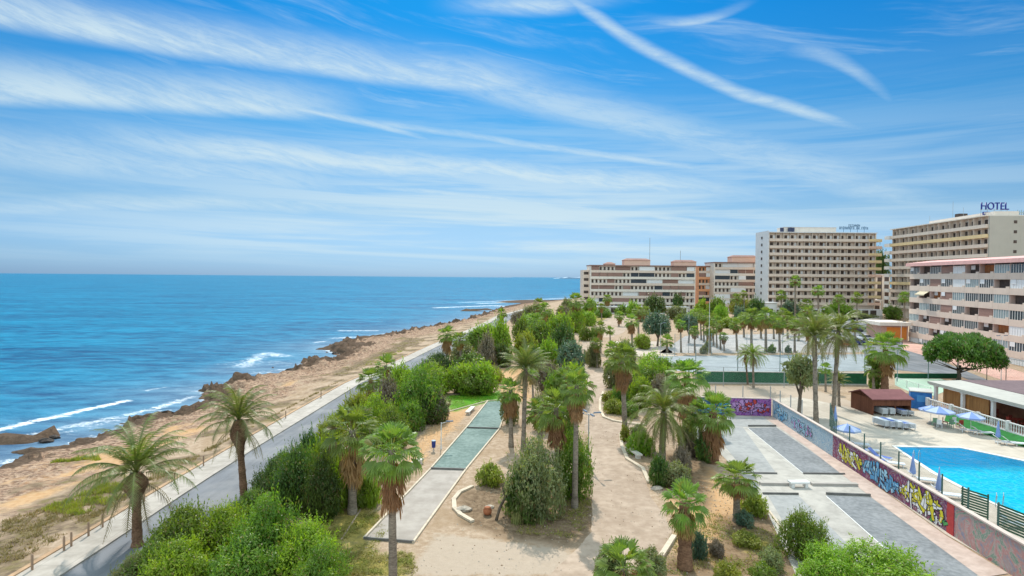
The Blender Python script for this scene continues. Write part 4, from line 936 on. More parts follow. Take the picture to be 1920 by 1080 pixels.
ad = N(nt, 'ShaderNodeVectorMath', operation='ADD'); L(nt, pos, ad.inputs[0]); wn2 = nt.nodes.new('ShaderNodeTexNoise'); wn2.inputs['Scale'].default_value = .8; L(nt, pos, wn2.inputs[0]); L(nt, wn2.outputs['Color'], ad.inputs[1]); L(nt, ad.outputs[0], vn.inputs['Vector'])
c = mix(nt, ramp(nt, vn.outputs['Distance'], .0, .14), (.02, .50, .64), (.0, .39, .55)); sx = nt.nodes.new('ShaderNodeSeparateXYZ'); L(nt, pos, sx.inputs[0])
dp = ramp(nt, math_(nt, 'ADD', sx.outputs[1], math_(nt, 'MULTIPLY', wn, 1.0)), 48.5, 51.5); c = mix(nt, dp, c, (.0, .20, .38))
principled(nt, out, c, .08, .4, bump(nt, wn, .25, .25)); mw = m
mb = MB(); mb.poly([(p.x, p.y, .045) for p in PW][::-1]); mb.build('water', mw, pool)
mb = MB(); A = [p for p in PW]; B = offs(PW, .42); n = len(A)
vs = [(p.x, p.y, .02) for p in A] + [(p.x, p.y, .09) for p in A] + [(p.x, p.y, .09) for p in B] + [(p.x, p.y, .02) for p in B]
fs = []
for i in range(n):
    j = (i + 1) % n
    for k in range(3): fs.append((k * n + i, k * n + j, (k + 1) * n + j, (k + 1) * n + i))
mb.add(vs, fs); mb.build('coping', C('pool_coping', (.72, .69, .62), var=.06), pool)

# graffiti wall ----------------------------------------------------------------
def paintmat(name, cols, scale, dist=2.0):
    m, nt, out = newmat(name); pos = geopos(nt)
    v = nt.nodes.new('ShaderNodeTexNoise'); v.inputs['Scale'].default_value = scale; v.inputs['Detail'].default_value = 6; v.inputs['Roughness'].default_value = .72; v.inputs['Distortion'].default_value = dist
    L(nt, pos, v.inputs['Vector']); cr = nt.nodes.new('ShaderNodeValToRGB'); L(nt, ramp(nt, v.outputs['Fac'], .27, .73), cr.inputs[0]); e = cr.color_ramp; e.interpolation = 'CONSTANT' if dist > 1.5 else 'LINEAR'
    k = len(cols)
    e.elements[0].position = 0; e.elements[0].color = (*cols[0], 1); e.elements[1].position = (k - 1) / k; e.elements[1].color = (*cols[-1], 1)
    for i in range(1, k - 1): q = e.elements.new(i / k); q.color = (*cols[i], 1)
    g = tnoise(nt, pos, 7, 4, .6); principled(nt, out, mix(nt, math_(nt, 'MULTIPLY', ramp(nt, g, .5, .7), .25), cr.outputs[0], (.55, .5, .48)), .7, .25); return m
p_blue = paintmat('paint_pale_blue', [(.30, .42, .50), (.42, .50, .54), (.12, .26, .42), (.52, .56, .56), (.34, .46, .52), (.16, .33, .5), (.46, .5, .5)], 1.6)
p_mag = paintmat('paint_magenta', [(.05, .03, .14), (.30, .04, .24), (.10, .05, .30), (.45, .10, .35), (.18, .22, .5), (.35, .05, .12), (.08, .02, .10)], 1.9)
p_teal = paintmat('paint_dark_teal', [(.02, .10, .14), (.02, .04, .16), (.05, .22, .24), (.08, .05, .2), (.02, .08, .1)], 1.9)
p_red = paintmat('paint_burgundy', [(.20, .03, .05), (.28, .05, .07), (.12, .06, .2), (.24, .03, .05), (.30, .30, .36), (.26, .04, .06), (.14, .03, .10)], 1.3)
p_fade = paintmat('paint_faded', [(.34, .28, .26), (.42, .14, .14), (.38, .32, .30), (.12, .26, .18), (.42, .34, .32), (.46, .20, .19), (.34, .28, .27), (.22, .22, .32)], .5, 1.2)
FX = dict(y=(.60, .53, .03), b=(.08, .28, .50), k=(.02, .02, .03), w=(.72, .72, .72), o=(.62, .24, .06), g=(.08, .34, .10), p=(.45, .25, .5), lb=(.30, .52, .66), r=(.45, .05, .05))
FM = {k: C('spray_' + k, v, rough=.6, var=.12, scale=4) for k, v in FX.items()}
_kk = list(FM)
wA, wC, wE = G(1448, 781), G(1692, 946), G(1876, 1065)
dirw = (wE - wA).normalized(); wEnd = wA + dirw * ((wE - wA).length + 9)
WF = Fac(wA, wEnd); wall = empty('graffiti_wall', wA, 'long low wall painted with blue, yellow and red graffiti beside the bowling courts', 'graffiti wall')
WH = 2.0
def uof(px, py):    # position along the wall of a foot point
    return (G(px, py) - wA).dot(WF.u)
u1 = uof(1563, 856); u2 = uof(1782, 1007)
for a, b_, mt, nm in ((0, u1, p_blue, 'pale blue graffiti panel at the far end'), (u1 + .003, u2, p_red, 'burgundy panel with yellow and blue lettering'), (u2 + .003, WF.L, p_fade, 'faded pinkish panel with red and green stains')):
    mb = MB(); WF.box(mb, a, b_, -.1, WH, -.22, 0); o = mb.build('panel', mt, wall); o['label'] = nm
mb = MB(); WF.box(mb, -.25, WF.L, WH, WH + .09, -.28, .05); mb.build('coping', C('wall_coping', (.56, .46, .40), var=.1), wall)
def graffiti(f, u0, u1_, v0, v1, nl, fill, seed, parent, off=.0, alt=None, label=None, pts=None):
    """wildstyle piece: interlocking pointed shards and bent bars, dark outline, fill, second colour and highlights"""
    rnd = random.Random(seed); O, FI, HI = MB(), MB(), MB(); LU = u1_ - u0; hv = v1 - v0; n = nl * 6
    cl = lambda y: max(min(y, WH - .06), .03)
    for i in range(n):
        t = (i + .5) / n; cu = u0 + LU * t; env = .55 + .45 * math.sin(math.pi * min(max(t * 1.05, 0), 1)); cv = v0 + hv * (.5 + rnd.uniform(-.42, .42) * env)
        a = rnd.choice([1.57, 1.3, 1.8, .3, -.4, 2.6]) + rnd.uniform(-.3, .3); ln = hv * rnd.uniform(.3, .62) * env; th = rnd.uniform(.07, .19)
        d = (math.cos(a), math.sin(a)); q = (-d[1], d[0]); bend = rnd.uniform(-.25, .25)
        def pt(s_, w, o_=0): return f.T(cu + d[0] * s_ * ln + q[0] * (w + bend * (1 - s_ * s_) * .6), o_, cl(cv + d[1] * s_ * ln + q[1] * (w + bend * (1 - s_ * s_) * .6)))
        k = .0012 * i; tip = rnd.random() < .5
        def shard(mb, t_, e, o_):
            P = [pt(-.5 - e, -t_, o_), pt(0, -t_ * .8, o_), pt(.5, -t_ * (1.7 if tip else .9), o_), pt(.72 + e, 0, o_), pt(.5, t_ * (1.7 if tip else .9), o_), pt(0, t_ * .8, o_), pt(-.5 - e, t_, o_)]
            c = pt(0, 0, o_); mb.add([c] + P, [(0, j + 2 if j < 6 else 1, j + 1) for j in range(7)])
        shard(O, th + .055, .06, off + .006 + k); shard(FI if rnd.random() < .72 else HI, th, 0, off + .0066 + k)
        if rnd.random() < .45: shard(HI, th * .25, -.15, off + .0071 + k)
    g = O.build('graffiti_lettering', FM['k'], parent); g['label'] = label
    FI.build('letter_fill', FM[fill], g); HI.build('letter_highlight', FM[alt or 'w'], g)
L2 = u2 - u1
graffiti(WF, u1 + 1.2, u1 + L2 * .31, .2, 1.75, 6, 'y', 3, wall, label='yellow wildstyle lettering', alt='w')
graffiti(WF, u1 + L2 * .32, u1 + L2 * .635, .15, 1.6, 8, 'b', 5, wall, label='blue wildstyle lettering', alt='lb')
graffiti(WF, u1 + L2 * .645, u1 + L2 * .93, .15, 1.85, 7, 'y', 8, wall, label='yellow and white wildstyle lettering', alt='w')
graffiti(WF, u1 + L2 * .70, u1 + L2 * .96, .1, 1.0, 4, 'w', 12, wall, off=-.0, label='white outlined lettering', alt='g')
graffiti(WF, .8, u1 * .30, .3, 1.6, 5, 'lb', 21, wall, label='pale blue lettering near the corner', alt='b')
graffiti(WF, u1 * .36, u1 * .72, .3, 1.5, 7, 'lb', 23, wall, label='pale blue scribbled lettering', alt='p')
mb = MB(); WF.box(mb, u2 - .7, u2 - .05, 0, WH - .02, .0, .03); mb.build('red_stripe', FM['r'], wall)
bw0, bw1 = G(1292, 776), G(1447, 780.5)
BF = Fac(bw0, bw1 + Vector((-.02, .0, 0))); bw = empty('graffiti_back_wall', bw0, 'short wall with dark teal and magenta graffiti behind the bowling courts', 'graffiti wall')
ub = BF.L * .50
for a, b_, mt in ((0, ub, p_teal), (ub + .003, BF.L - .04, p_mag)): mb = MB(); BF.box(mb, a, b_, -.1, WH, -.22, 0); mb.build('panel', mt, bw)
mb = MB(); BF.box(mb, -.1, BF.L - .3, WH, WH + .08, -.28, .05); mb.build('coping', C('wall_coping', (.56, .46, .40)), bw)
graffiti(BF, ub + .3, BF.L - .3, .3, 1.7, 7, 'p', 41, bw, label='magenta and violet lettering', alt='r')
graffiti(BF, ub * .5, ub - .2, .3, 1.7, 3, 'b', 43, bw, label='blue green lettering', alt='g')

# fences -----------------------------------------------------------------------
m, nt, out = newmat('chain_link'); pos = geopos(nt); sx = nt.nodes.new('ShaderNodeSeparateXYZ'); L(nt, pos, sx.inputs[0])
h_ = math_(nt, 'ADD', sx.outputs[0], sx.outputs[1])
d1 = math_(nt, 'GREATER_THAN', math_(nt, 'FRACT', math_(nt, 'MULTIPLY', math_(nt, 'ADD', h_, sx.outputs[2]), 9)), .94); d2 = math_(nt, 'GREATER_THAN', math_(nt, 'FRACT', math_(nt, 'MULTIPLY', math_(nt, 'SUBTRACT', h_, sx.outputs[2]), 9)), .94)
al = math_(nt, 'MAXIMUM', d1, d2); tr = nt.nodes.new('ShaderNodeBsdfTransparent'); p = principled(nt, None, (.25, .30, .29), .5, .4); ms = nt.nodes.new('ShaderNodeMixShader')
L(nt, al, ms.inputs[0]); L(nt, tr.outputs[0], ms.inputs[1]); L(nt, p.outputs[0], ms.inputs[2]); L(nt, ms.outputs[0], out.inputs[0]); m_net = m
def fence(pts, z0, z1, sp, label, mat=m_green, rail=True, rad=.055, name='mesh_fence', group=None, low=0.0):
    r = empty(name, pts[0], label, 'fence', group); tot = 0
    for a, b in zip(pts[:-1], pts[1:]):
        d = (b - a); l = d.length; n = max(1, round(l / sp))
        for i in range(n + (1 if b is pts[-1] else 0)):
            p = a.lerp(b, i / n); MB().tube([(p.x, p.y, z0 - .05), (p.x, p.y, z1)], rad, 6).build('post', mat, r)
        nn = MB(); nn.add([(a.x, a.y, z0 + low), (b.x, b.y, z0 + low), (b.x, b.y, z1 - .06), (a.x, a.y, z1 - .06)], [(0, 1, 2, 3)]); nn.build('net', m_net, r)
        if rail: MB().tube([(a.x, a.y, z1 - .04), (b.x, b.y, z1 - .04)], .03, 5).build('rail', mat, r)
    return r
# tall posts along the pool side of the graffiti wall
a = WF.P(uof(1563, 856) - .5, -.5); b = WF.P(WF.L, -.5)
fence([a, b], 0, 3.3, 2.45, 'row of dark posts standing along the pool side of the graffiti wall', rail=False, low=.3)
c0 = G(1556, 800); fence([c0, a + Vector((.1, 0.2, 0))], 0, 2.6, 2.3, 'railing fence curving from the tall pair of palms to the graffiti wall', rail=True)
fence([BF.P(0, -.5), BF.P(BF.L, -.5), WF.P(u1 * .45, -.6)], 0, 3.4, 3.0, 'mesh fence behind the corner of the two graffiti walls', mat=m_steel, rail=False, low=.4)
fence([G(1300, 723), G(1470, 727), G(1560, 730)], 0, 2.9, 4.2, 'posts of the back court in front of the long green wall', mat=m_steel, rail=True)
# green wall with tall fence
gw = empty('green_court_wall', G(1308, 719), 'long dark green wall across the middle of the park', 'wall')
ga, gb, gc = G(1306, 718), G(1625, 722), G(1800, 717); GF = Fac(ga, gb)
m_gw = C('green_wall', (.018, .12, .055), var=.25, scale=2, rough=.7)
mb = MB(); GF.box(mb, 0, GF.L, 0, 1.75, -.2, 0); mb.build('screen', m_gw, gw)
mb = MB(); GF.box(mb, -.1, GF.L, 1.75, 1.84, -.26, .05); mb.build('coping', m_conc, gw)
mb = MB(); GF.box(mb, 0, GF.L, 0, .16, .0, .25); mb.build('plinth', m_conc, gw)
ha, hb = G(1678, 709), G(1795, 709); HF = Fac(ha, hb); mb = MB(); HF.box(mb, 0, HF.L, 0, .75, -.15, 0); tag(mb.build('low_green_wall', m_gw), 'low dark green wall behind the pale green court', 'wall')
fence([GF.P(0, -.6), GF.P(GF.L, -.6), G(1795, 706)], 0, 5.0, 7.0, 'tall wire fence of thin posts behind the long green wall', mat=C('fence_post_blue', (.22, .30, .30)), rail=False, rad=.07, low=1.5)
fence([G(1265, 668), G(1400, 664), G(1600, 664)], 0, 4.6, 8.0, 'far side wire fence of the grey sports court', mat=C('fence_post_blue', (.22, .30, .30)), rail=False, rad=.05)
fence([G(1680, 722), G(1745, 742)], .0, 1.2, 3, 'low pale fence on the near side of the pale green court', mat=m_white, rail=True)
fence([G(1797, 706), G(1850, 716), G(1925, 735)], 0, 4.4, 4.5, 'dark fence posts between the umbrella pine and the restaurant roof', rail=True)
sheet('sports_court', [(1228, 668), (1620, 664), (1640, 696), (1300, 698), (1240, 692)], .018, m_sport)
sheet('parking_area', [(1285, 630), (1620, 622), (1660, 655), (1600, 661), (1235, 662)], .018, m_lot)
sheet('street', [(1560, 596), (1650, 596), (1700, 650), (1925, 742), (1925, 760), (1800, 705), (1640, 690), (1620, 662)], .024, m_asph)
sheet('pavement', [(1693, 640), (1925, 700), (1925, 728), (1800, 686), (1693, 655)], .032, m_pinkw)
sheet('padel_court', [(1678, 709), (1764, 710), (1800, 722), (1752, 742), (1713, 738), (1678, 722)], .022, m_padel)
# slatted dark green screens by the pool, lower right
for (pa, pb, lab) in (((1801, 976), (1852, 994), 'upper dark green slatted screen behind the graffiti wall'), ((1868, 1010), (1935, 1040), 'lower dark green slatted screen behind the graffiti wall')):
    qa, qb = G(*pa), G(*pb); f = Fac(qa, qb); r = empty('slatted_screen', qa, lab, 'screen', 'green slatted screens'); mb = MB()
    for k in range(9): f.box(mb, 0, f.L, .75 + k * .17, .86 + k * .17, -.03, 0)
    mb.build('slat_panel', C('green_slat', (.04, .11, .05)), r); mb = MB(); [f.box(mb, u - .04, u + .04, 0, 2.3, -.09, -.035) for u in (0.05, f.L - .05)]; mb.build('frame', m_green, r)

# ---- wooden hut --------------------------------------------------------------
h0, h1 = G(1636, 779), G(1708, 779); hw = (h1 - h0).length; HFc = Fac(h0, h1); hut = empty('wooden_hut', h0, 'dark brown wooden hut with a reddish roof beside the pool', 'hut')
dpt = 4.2; sk = -1.2
m_wood = C('dark_stained_wood', (.15, .055, .03), var=.35, scale=6, stretch=(6, 6, .4), rough=.75); m_roof = C('hut_roof_felt', (.22, .09, .09), var=.15, scale=1.2, rough=.85)
mb = MB(); HFc.box(mb, 0, hw, 0, 1.95, -dpt, -1.2); HFc.box(mb, 0, .12, 0, 1.95, -1.2, 0); HFc.box(mb, hw - .12, hw, 0, 1.95, -1.2, 0); HFc.box(mb, .12, hw - .12, 1.15, 1.95, -.1, 0); HFc.box(mb, hw * .58, hw * .6 + .05, 0, 1.15, -.15, -.02); mb.build('wall', m_wood, hut)
mb = MB(); e = .22
prof = [(-dpt - e, 1.96), (-dpt / 2, 2.72), (e, 1.96), (e, 1.86), (-dpt / 2, 2.60), (-dpt - e, 1.86)]
vs = [HFc.T(u, w_, v) for u in (-e, hw + e) for w_, v in prof]; mb.add(vs, [(0, 1, 7, 6), (1, 2, 8, 7), (2, 3, 9, 8), (3, 4, 10, 9), (4, 5, 11, 10), (5, 0, 6, 11), (0, 5, 4, 1), (1, 4, 3, 2), (6, 7, 10, 11), (7, 8, 9, 10)]); mb.build('roof', m_roof, hut)
mb = MB(); [mb.add([HFc.T(u, w_, v) for w_, v in ((-dpt, 1.95), (-dpt / 2, 2.58), (0, 1.95))], [(0, 1, 2), (2, 1, 0)]) for u in (.02, hw - .02)]; mb.build('gable', m_wood, hut)
# ---- blue kiosk wall ----------------------------------------------------------
k0, k1 = G(1707, 765), G(1747, 769); KF = Fac(k0, k1); m_bl = C('blue_screen', (.03, .16, .46), var=.25, scale=2, rough=.5)
kb = empty('blue_kiosk', k0, 'bright blue walled kiosk between the hut and the restaurant', 'kiosk'); mb = MB(); KF.box(mb, 0, KF.L, 0, 2.1, -2.6, 0); mb.build('wall', m_bl, kb); mb = MB(); KF.box(mb, -.1, KF.L + .1, 2.1, 2.2, -2.7, .1); mb.build('roof', m_conc, kb)
mb = MB(); KF.box(mb, KF.L * .3, KF.L * .7, .9, 1.7, .0, .03); mb.build('shutter', C('blue_shutter', (.08, .28, .6)), kb)

# ---- restaurant on the right --------------------------------------------------
RX, RY0, RY1, RZ = 51.6, 34.0, 72.5, 3.25
rs = empty('restaurant', (RX, RY1, 0), 'low white restaurant pavilion with a flat dark gravel roof beside the pool', 'building')
m_purp = C('roof_gravel', (.17, .12, .125), var=.2, scale=2.5, rough=.95); m_cream = C('cream_fascia', (.46, .44, .39), var=.07, grime=.25)
mb = MB(); T_ = lambda x, y, z: (x, y, z)
mb.add([T_(RX, RY0, RZ), T_(RX, RY1, RZ), T_(RX, RY1, RZ + .28), T_(RX, RY0, RZ + .28), T_(RX + 3.2, RY0, RZ + .62), T_(RX + 3.2, RY1 - 1.2, RZ + .62), T_(RX + 20, RY1 - 1.2, RZ + .62), T_(RX + 20, RY1, RZ + .28), T_(RX + 20, RY1, RZ)], [(0, 3, 2, 1), (3, 4, 5, 2), (2, 5, 6, 7), (1, 2, 7, 8), (0, 1, 8)]); mb.build('fascia', m_cream, rs)
mb = MB(); mb.box(RX + 3.2, RX + 20, RY0, RY1 - 1.2, RZ + .4, RZ + .66); mb.build('roof', m_purp, rs)
mb = MB(); mb.box(RX + .1, RX + 19.9, RY0, RY1 - .1, RZ - .12, RZ - .01); mb.build('ceiling', m_white, rs)
mb = MB(); mb.box(RX - .1, RX + 20, RY0, RY1 - .05, .0, .55); mb.build('terrace_floor', C('terrace_tiles', (.45, .24, .17), var=.15), rs)
mb = MB(); mb.box(RX + 5.2, RX + 5.4, RY0, RY1 - .3, .56, RZ - .13); mb.build('back_wall', C('restaurant_back_wall', (.36, .20, .13), var=.3, scale=1.5), rs)
for i in range(9):
    y = RY1 - .6 - i * 4.3
    if y > RY0: mb = MB(); mb.box(RX + .5, RX + .82, y - .16, y + .16, .56, RZ - .13); mb.box(RX + .46, RX + .86, y - .2, y + .2, RZ - .33, RZ - .135); mb.build('column', m_white, rs)
mb = MB(); mb.box(RX + .95, RX + 1.05, RY1 - 8.2, RY1 - 1.4, .9, RZ - .2); o = mb.build('reed_blind', C('reed_blind', (.38, .19, .07), var=.3, scale=4, stretch=(1, 6, .3)), rs); 
for i in range(8):
    y = RY1 - 10.5 - i * 3.1; mb = MB(); mb.box(RX + 5.1, RX + 5.19, y - 1.1, y + 1.1, .7, 2.7); mb.build('window', [m_dark, m_glassd, C('red_curtain', (.35, .05, .03))][i % 3], rs)
# furniture on the terrace
m_redw = C('red_wood', (.30, .05, .035), var=.3, rough=.6)
def chair_mesh(seatm, s=1.0):
    mb = MB(); mb.box(-.22, .22, -.22, .22, .42, .46); bk = MB(); bk.box(-.22, .22, .19, .23, .46, .92)
    return mb, bk
def leg_mb(x, y, h=.42, t=.02): return MB().box(x - t, x + t, y - t, y + t, 0, h)
_c = {}
def chair(x, y, z, rz, mat, label, group):
    k = mat.name
    if k not in _c:
        a, b = chair_mesh(mat); _c[k] = (a.mesh('seat', mat), b.mesh('backrest', mat), [leg_mb(px_, py_).mesh('leg', mat) for px_ in (-.2, .2) for py_ in (-.2, .2)])
    r = empty('chair', (x, y, z), label, 'chair', group, rz); part('seat', _c[k][0], r); part('backrest', _c[k][1], r)
    for l in _c[k][2]: part('leg', l, r)
    return r
tr_ = random.Random(4)
for i in range(6):
    y = RY1 - 6 - i * 4.1; x = RX + 2.6
    t = empty('dining_table', (x, y, .56), 'dark red dining table on the restaurant terrace, %s counted from the reed blind' % ['first', 'second', 'third', 'fourth', 'fifth', 'sixth'][i], 'table', 'terrace tables')
    MB().box(-.6, .6, -.45, .45, .7, .75).build('tabletop', m_redw, t, world=False)
    for a in (-.5, .5):
        for b_ in (-.36, .36): leg_mb(a, b_, .7, .03).build('leg', m_redw, t, world=False)
    for j, (a, b_, rz) in enumerate([(-.9, 0, 1.57), (.9, 0, -1.57), (0, .75, 0), (0, -.75, 3.14)]):
        chair(x + a, y + b_, .56, rz + tr_.uniform(-.2, .2), m_redw, 'dark red wooden chair at one of the restaurant terrace tables', 'terrace chairs')
# balustrade and turf bank
bl = empty('balustrade', (RX - .35, RY1 - 1, 0), 'long white balustrade along the restaurant terrace', 'balustrade')
by0, by1 = 40.0, RY1 - .6; bx_ = RX - .35
mb = MB(); mb.box(bx_ - .13, bx_ + .13, by0, by1, .0, .62); mb.build('plinth', m_white, bl); mb = MB(); mb.box(bx_ - .1, bx_ + .1, by0, by1, 1.42, 1.52); mb.build('handrail', m_white, bl)
bals = []
ybal = by1 - .12
bprof = [(0, .085), (.12, .06), (.3, .045), (.42, .075), (.6, .05), (.8, .07)]
while ybal > by0:
    q = MB(); q.tube([(bx_, ybal, .62 + h) for h, r_ in bprof], [r_ for h, r_ in bprof], 6, cap=False); bals.append(q); ybal -= .30
bals = sorted(bals, key=lambda q: (abs(q.v[0][1] - 58)))
parts_limited('baluster', bals, m_white, bl, 99)
for i in range(9):
    y = by1 - i * 3.9
    if y > by0: mb = MB(); mb.box(bx_ - .16, bx_ + .16, y - .16, y + .16, .63, 1.62); mb.build('pier', m_white, bl)
mb = MB(); mb.add([(bx_ - .14, by0, .52), (bx_ - .14, 68.5, .5), (bx_ - 1.9, 66.5, .04), (bx_ - 1.9, by0, .04)], [(0, 1, 2, 3)]); o = mb.build('turf_bank', m_turf); struct(o)

# ---- umbrellas, loungers, chairs ---------------------------------------------
m_ublue = C('blue_canvas', (.20, .29, .55), var=.08, rough=.8); m_uwhite = C('white_canvas', (.40, .47, .62), var=.06, rough=.8)
def parasol_open(px, py, W, label, hgt=2.25):
    b = G(px, py); r = empty('parasol', b, label, 'parasol', 'open parasols by the pool'); n = 8; a_, b2 = MB(), MB()
    for i in range(n):
        t0, t1 = 2 * math.pi * i / n, 2 * math.pi * (i + 1) / n; q = [(0, 0, hgt), (math.cos(t0) * W, math.sin(t0) * W, hgt - .5), (math.cos(t1) * W, math.sin(t1) * W, hgt - .5)]
        val = [(x, y, z - .16) for x, y, z in q[1:]]; (a_ if i % 2 else b2).add(q + [val[1], val[0]], [(0, 1, 2), (1, 4, 3, 2)])
    c = a_.build('canopy', m_ublue, r, world=False); c2 = b2.build('canopy_panel', m_uwhite, c, world=False)
    MB().tube([(0, 0, 0), (0, 0, hgt + .12)], .025, 6).build('pole', m_white, r, world=False); MB().tube([(0, 0, 0), (0, 0, .1)], .25, 10).build('base', m_conc, r, world=False)
    for i in range(n): t = 2 * math.pi * i / n; MB().tube([(0, 0, hgt - .04), (math.cos(t) * W * .97, math.sin(t) * W * .97, hgt - .53)], .012, 4).build('rib', m_white, r, world=False)
parasol_open(1588, 838, 1.2, 'open blue and white parasol just behind the graffiti wall')
parasol_open(1760, 800, 1.5, 'open pale blue parasol nearest the blue kiosk')
parasol_open(1820, 812, 1.25, 'open blue parasol before the green turf bank')
parasol_open(1745, 792, 1.2, 'deep blue parasol tucked behind the pale blue one', 1.95)
def parasol_closed(px, py, label, hgt=2.2):
    r = empty('closed_parasol', G(px, py), label, 'parasol', 'closed parasols by the pool')
    MB().tube([(0, 0, .6), (0, 0, .75), (0, 0, 1.5), (0, 0, hgt)], [.20, .23, .12, .03], 9).build('folded_canopy', m_ublue, r, world=False, smooth=True)
    MB().tube([(0, 0, 0), (0, 0, hgt + .1)], .025, 6).build('pole', m_white, r, world=False); MB().tube([(0, 0, 0), (0, 0, .1)], .24, 10).build('base', m_conc, r, world=False)
parasol_closed(1711, 902, 'folded blue parasol behind the yellow lettering of the graffiti wall'); parasol_closed(1760, 934, 'folded blue parasol nearest the camera beside the pool edge'); parasol_closed(1871, 831, 'folded blue parasol beside the green turf bank'); parasol_closed(1566, 800, 'folded blue parasol at the foot of the tall pair of palms')
m_pl = C('white_plastic', (.68, .70, .72), rough=.4, var=.05); m_bluepl = C('blue_fabric', (.10, .16, .42), rough=.8, var=.15); m_gry = C('grey_fabric', (.35, .38, .42), rough=.8)
_lg = {}
def lounger(x, y, z, rz, mat, label, group, flat=False):
    k = (mat.name, flat)
    if k not in _lg:
        f = MB(); f.box(-.32, -.28, -.95, .95, .26, .32); f.box(.28, .32, -.95, .95, .26, .32); f.box(-.28, .28, -.95, -.9, .26, .32)
        s_ = MB(); s_.box(-.28, .28, -.9, .3, .30, .335)
        b = MB(); t = 0 if flat else .5; b.add([(-.28, .3, .30), (.28, .3, .30), (.28, .95, .30 + t), (-.28, .95, .30 + t), (-.28, .3, .335), (.28, .3, .335), (.28, .93, .335 + t), (-.28, .93, .335 + t)], [(3, 2, 1, 0), (4, 5, 6, 7), (0, 1, 5, 4), (1, 2, 6, 5), (2, 3, 7, 6), (3, 0, 4, 7)])
        _lg[k] = (f.mesh('frame', m_pl), s_.mesh('seat', mat), b.mesh('backrest', mat), [leg_mb(a, c, .26, .025).mesh('leg', m_pl) for a in (-.29, .29) for c in (-.8, .7)])
    r = empty('sun_lounger', (x, y, z), label, 'sun lounger', group, rz)
    for nm, q in zip(('frame', 'seat', 'backrest'), _lg[k]): part(nm, q, r)
    for l in _lg[k][3]: part('leg', l, r)
    return r
def stack(px, py, n, mat, where, rz=.1, step=.13):
    g = G(px, py)
    for i in range(n): lounger(g.x, g.y, .03 + i * step, rz, mat, '%s lounger in the stack %s, %s' % (mat.name.split('_')[0], where, ['lowest', 'second from below', 'third from below', 'fourth from below', 'fifth from below', 'topmost'][i if i < n - 1 else 5]), 'stacked loungers', True)
stack(1652, 800, 5, m_pl, 'left in front of the hut', .15); stack(1664, 801, 5, m_bluepl, 'second left in front of the hut', .15); stack(1676, 802, 5, m_pl, 'in the middle before the hut', .1); stack(1688, 803, 4, m_bluepl, 'second from right before the hut', .1); stack(1700, 804, 4, m_gry, 'rightmost before the hut', .1)
stack(1650, 777, 5, m_pl, 'inside the hut, left', .05); stack(1664, 777, 5, m_pl, 'inside the hut, middle', .05); stack(1686, 778, 4, m_bluepl, 'inside the hut, right', .05); stack(1699, 778, 3, m_gry, 'inside the hut, far right', .05)
for i, (px, py, rz, mt, lab) in enumerate([(1672, 874, 1.1, m_pl, 'white lounger at the near left corner of the pool'), (1650, 862, .6, m_bluepl, 'blue lounger behind the graffiti wall, left of the pool'), (1640, 866, .6, m_bluepl, 'blue lounger close behind the yellow lettering'), (1628, 850, 1.4, m_pl, 'white lounger near the open blue and white parasol'),
    (1609, 838, 1.2, m_pl, 'white lounger under the open blue and white parasol'), (1728, 905, 1.2, m_pl, 'white lounger beside the folded parasol behind the yellow lettering'), (1775, 934, 1.2, m_pl, 'white lounger beside the folded parasol nearest the camera'), (1905, 990, .9, m_gry, 'grey lounger at the right edge below the pool corner'),
    (1820, 812, 1.0, m_pl, 'white lounger under the blue parasol before the turf bank'), (1843, 816, 1.4, m_pl, 'white lounger right of the blue parasol before the turf bank'), (1885, 834, 1.2, m_pl, 'white lounger beside the folded parasol near the turf bank'), (1902, 836, 1.2, m_pl, 'white lounger nearest the right edge before the turf bank')]):
    g = G(px, py); lounger(g.x, g.y, .03, rz, mt, lab, 'loungers spread round the pool')
cr_ = random.Random(9)
for i, px in enumerate((1752, 1762, 1772, 1782, 1792, 1800)):
    g = G(px, 799 + (i % 2) * 4); chair(g.x, g.y, .03, cr_.uniform(0, 6), [C('green_plastic', (.25, .42, .28)), m_pl, m_redw][i % 3], '%s poolside chair, %s of the six below the pale blue parasol' % (['pale green', 'white', 'dark red'][i % 3], ORD[i]), 'poolside chairs')

# ---- street lamps, bollards, bin, pots ----------------------------------------
def lamp(px, py, ptop, label, heads=4, mat=m_steel, rad=.06):
    b = G(px, py); h = zat(px, ptop, b.y); r = empty('street_lamp', b, label, 'street lamp', 'lamps of the park')
    MB().tube([(0, 0, -.05), (0, 0, .4), (0, 0, h)], [rad * 1.8, rad, rad * .7], 8).build('pole', mat, r, world=False)
    for i in range(heads):
        a = i * 2 * math.pi / heads + .25; d = Vector((math.cos(a), math.sin(a), 0)); s_ = Vector((-d.y, d.x, 0)) * .11
        MB().tube([(0, 0, h - .1), tuple(d * .5 + Vector((0, 0, h + .02)))], .025, 5).build('arm', mat, r, world=False)
        q = MB(); c = d * .78 + Vector((0, 0, h + .03)); e = d * .33; q.add([c - e + s_ * .6, c - e - s_ * .6, c + e - s_, c + e + s_] + [v + Vector((0, 0, .1)) for v in (c - e + s_ * .5, c - e - s_ * .5, c + e - s_ * .7, c + e + s_ * .7)], [(3, 2, 1, 0), (4, 5, 6, 7), (0, 1, 5, 4), (1, 2, 6, 5), (2, 3, 7, 6), (3, 0, 4, 7)]); q.build('lamp_head', C('lamp_head', (.16, .19, .24), rough=.4), r, world=False)
lamp(1103, 872, 776, 'grey lamp with four flat heads beside the tall slender palm')
lamp(1689, 655, 604, 'pale lamp post before the orange walled annex', 2, m_white); lamp(1877, 712, 630, 'pale lamp post before the near apartment block', 2, m_white); lamp(1329, 665, 560, 'tall thin pale lamp post in the front palm row', 1, m_white, .05)
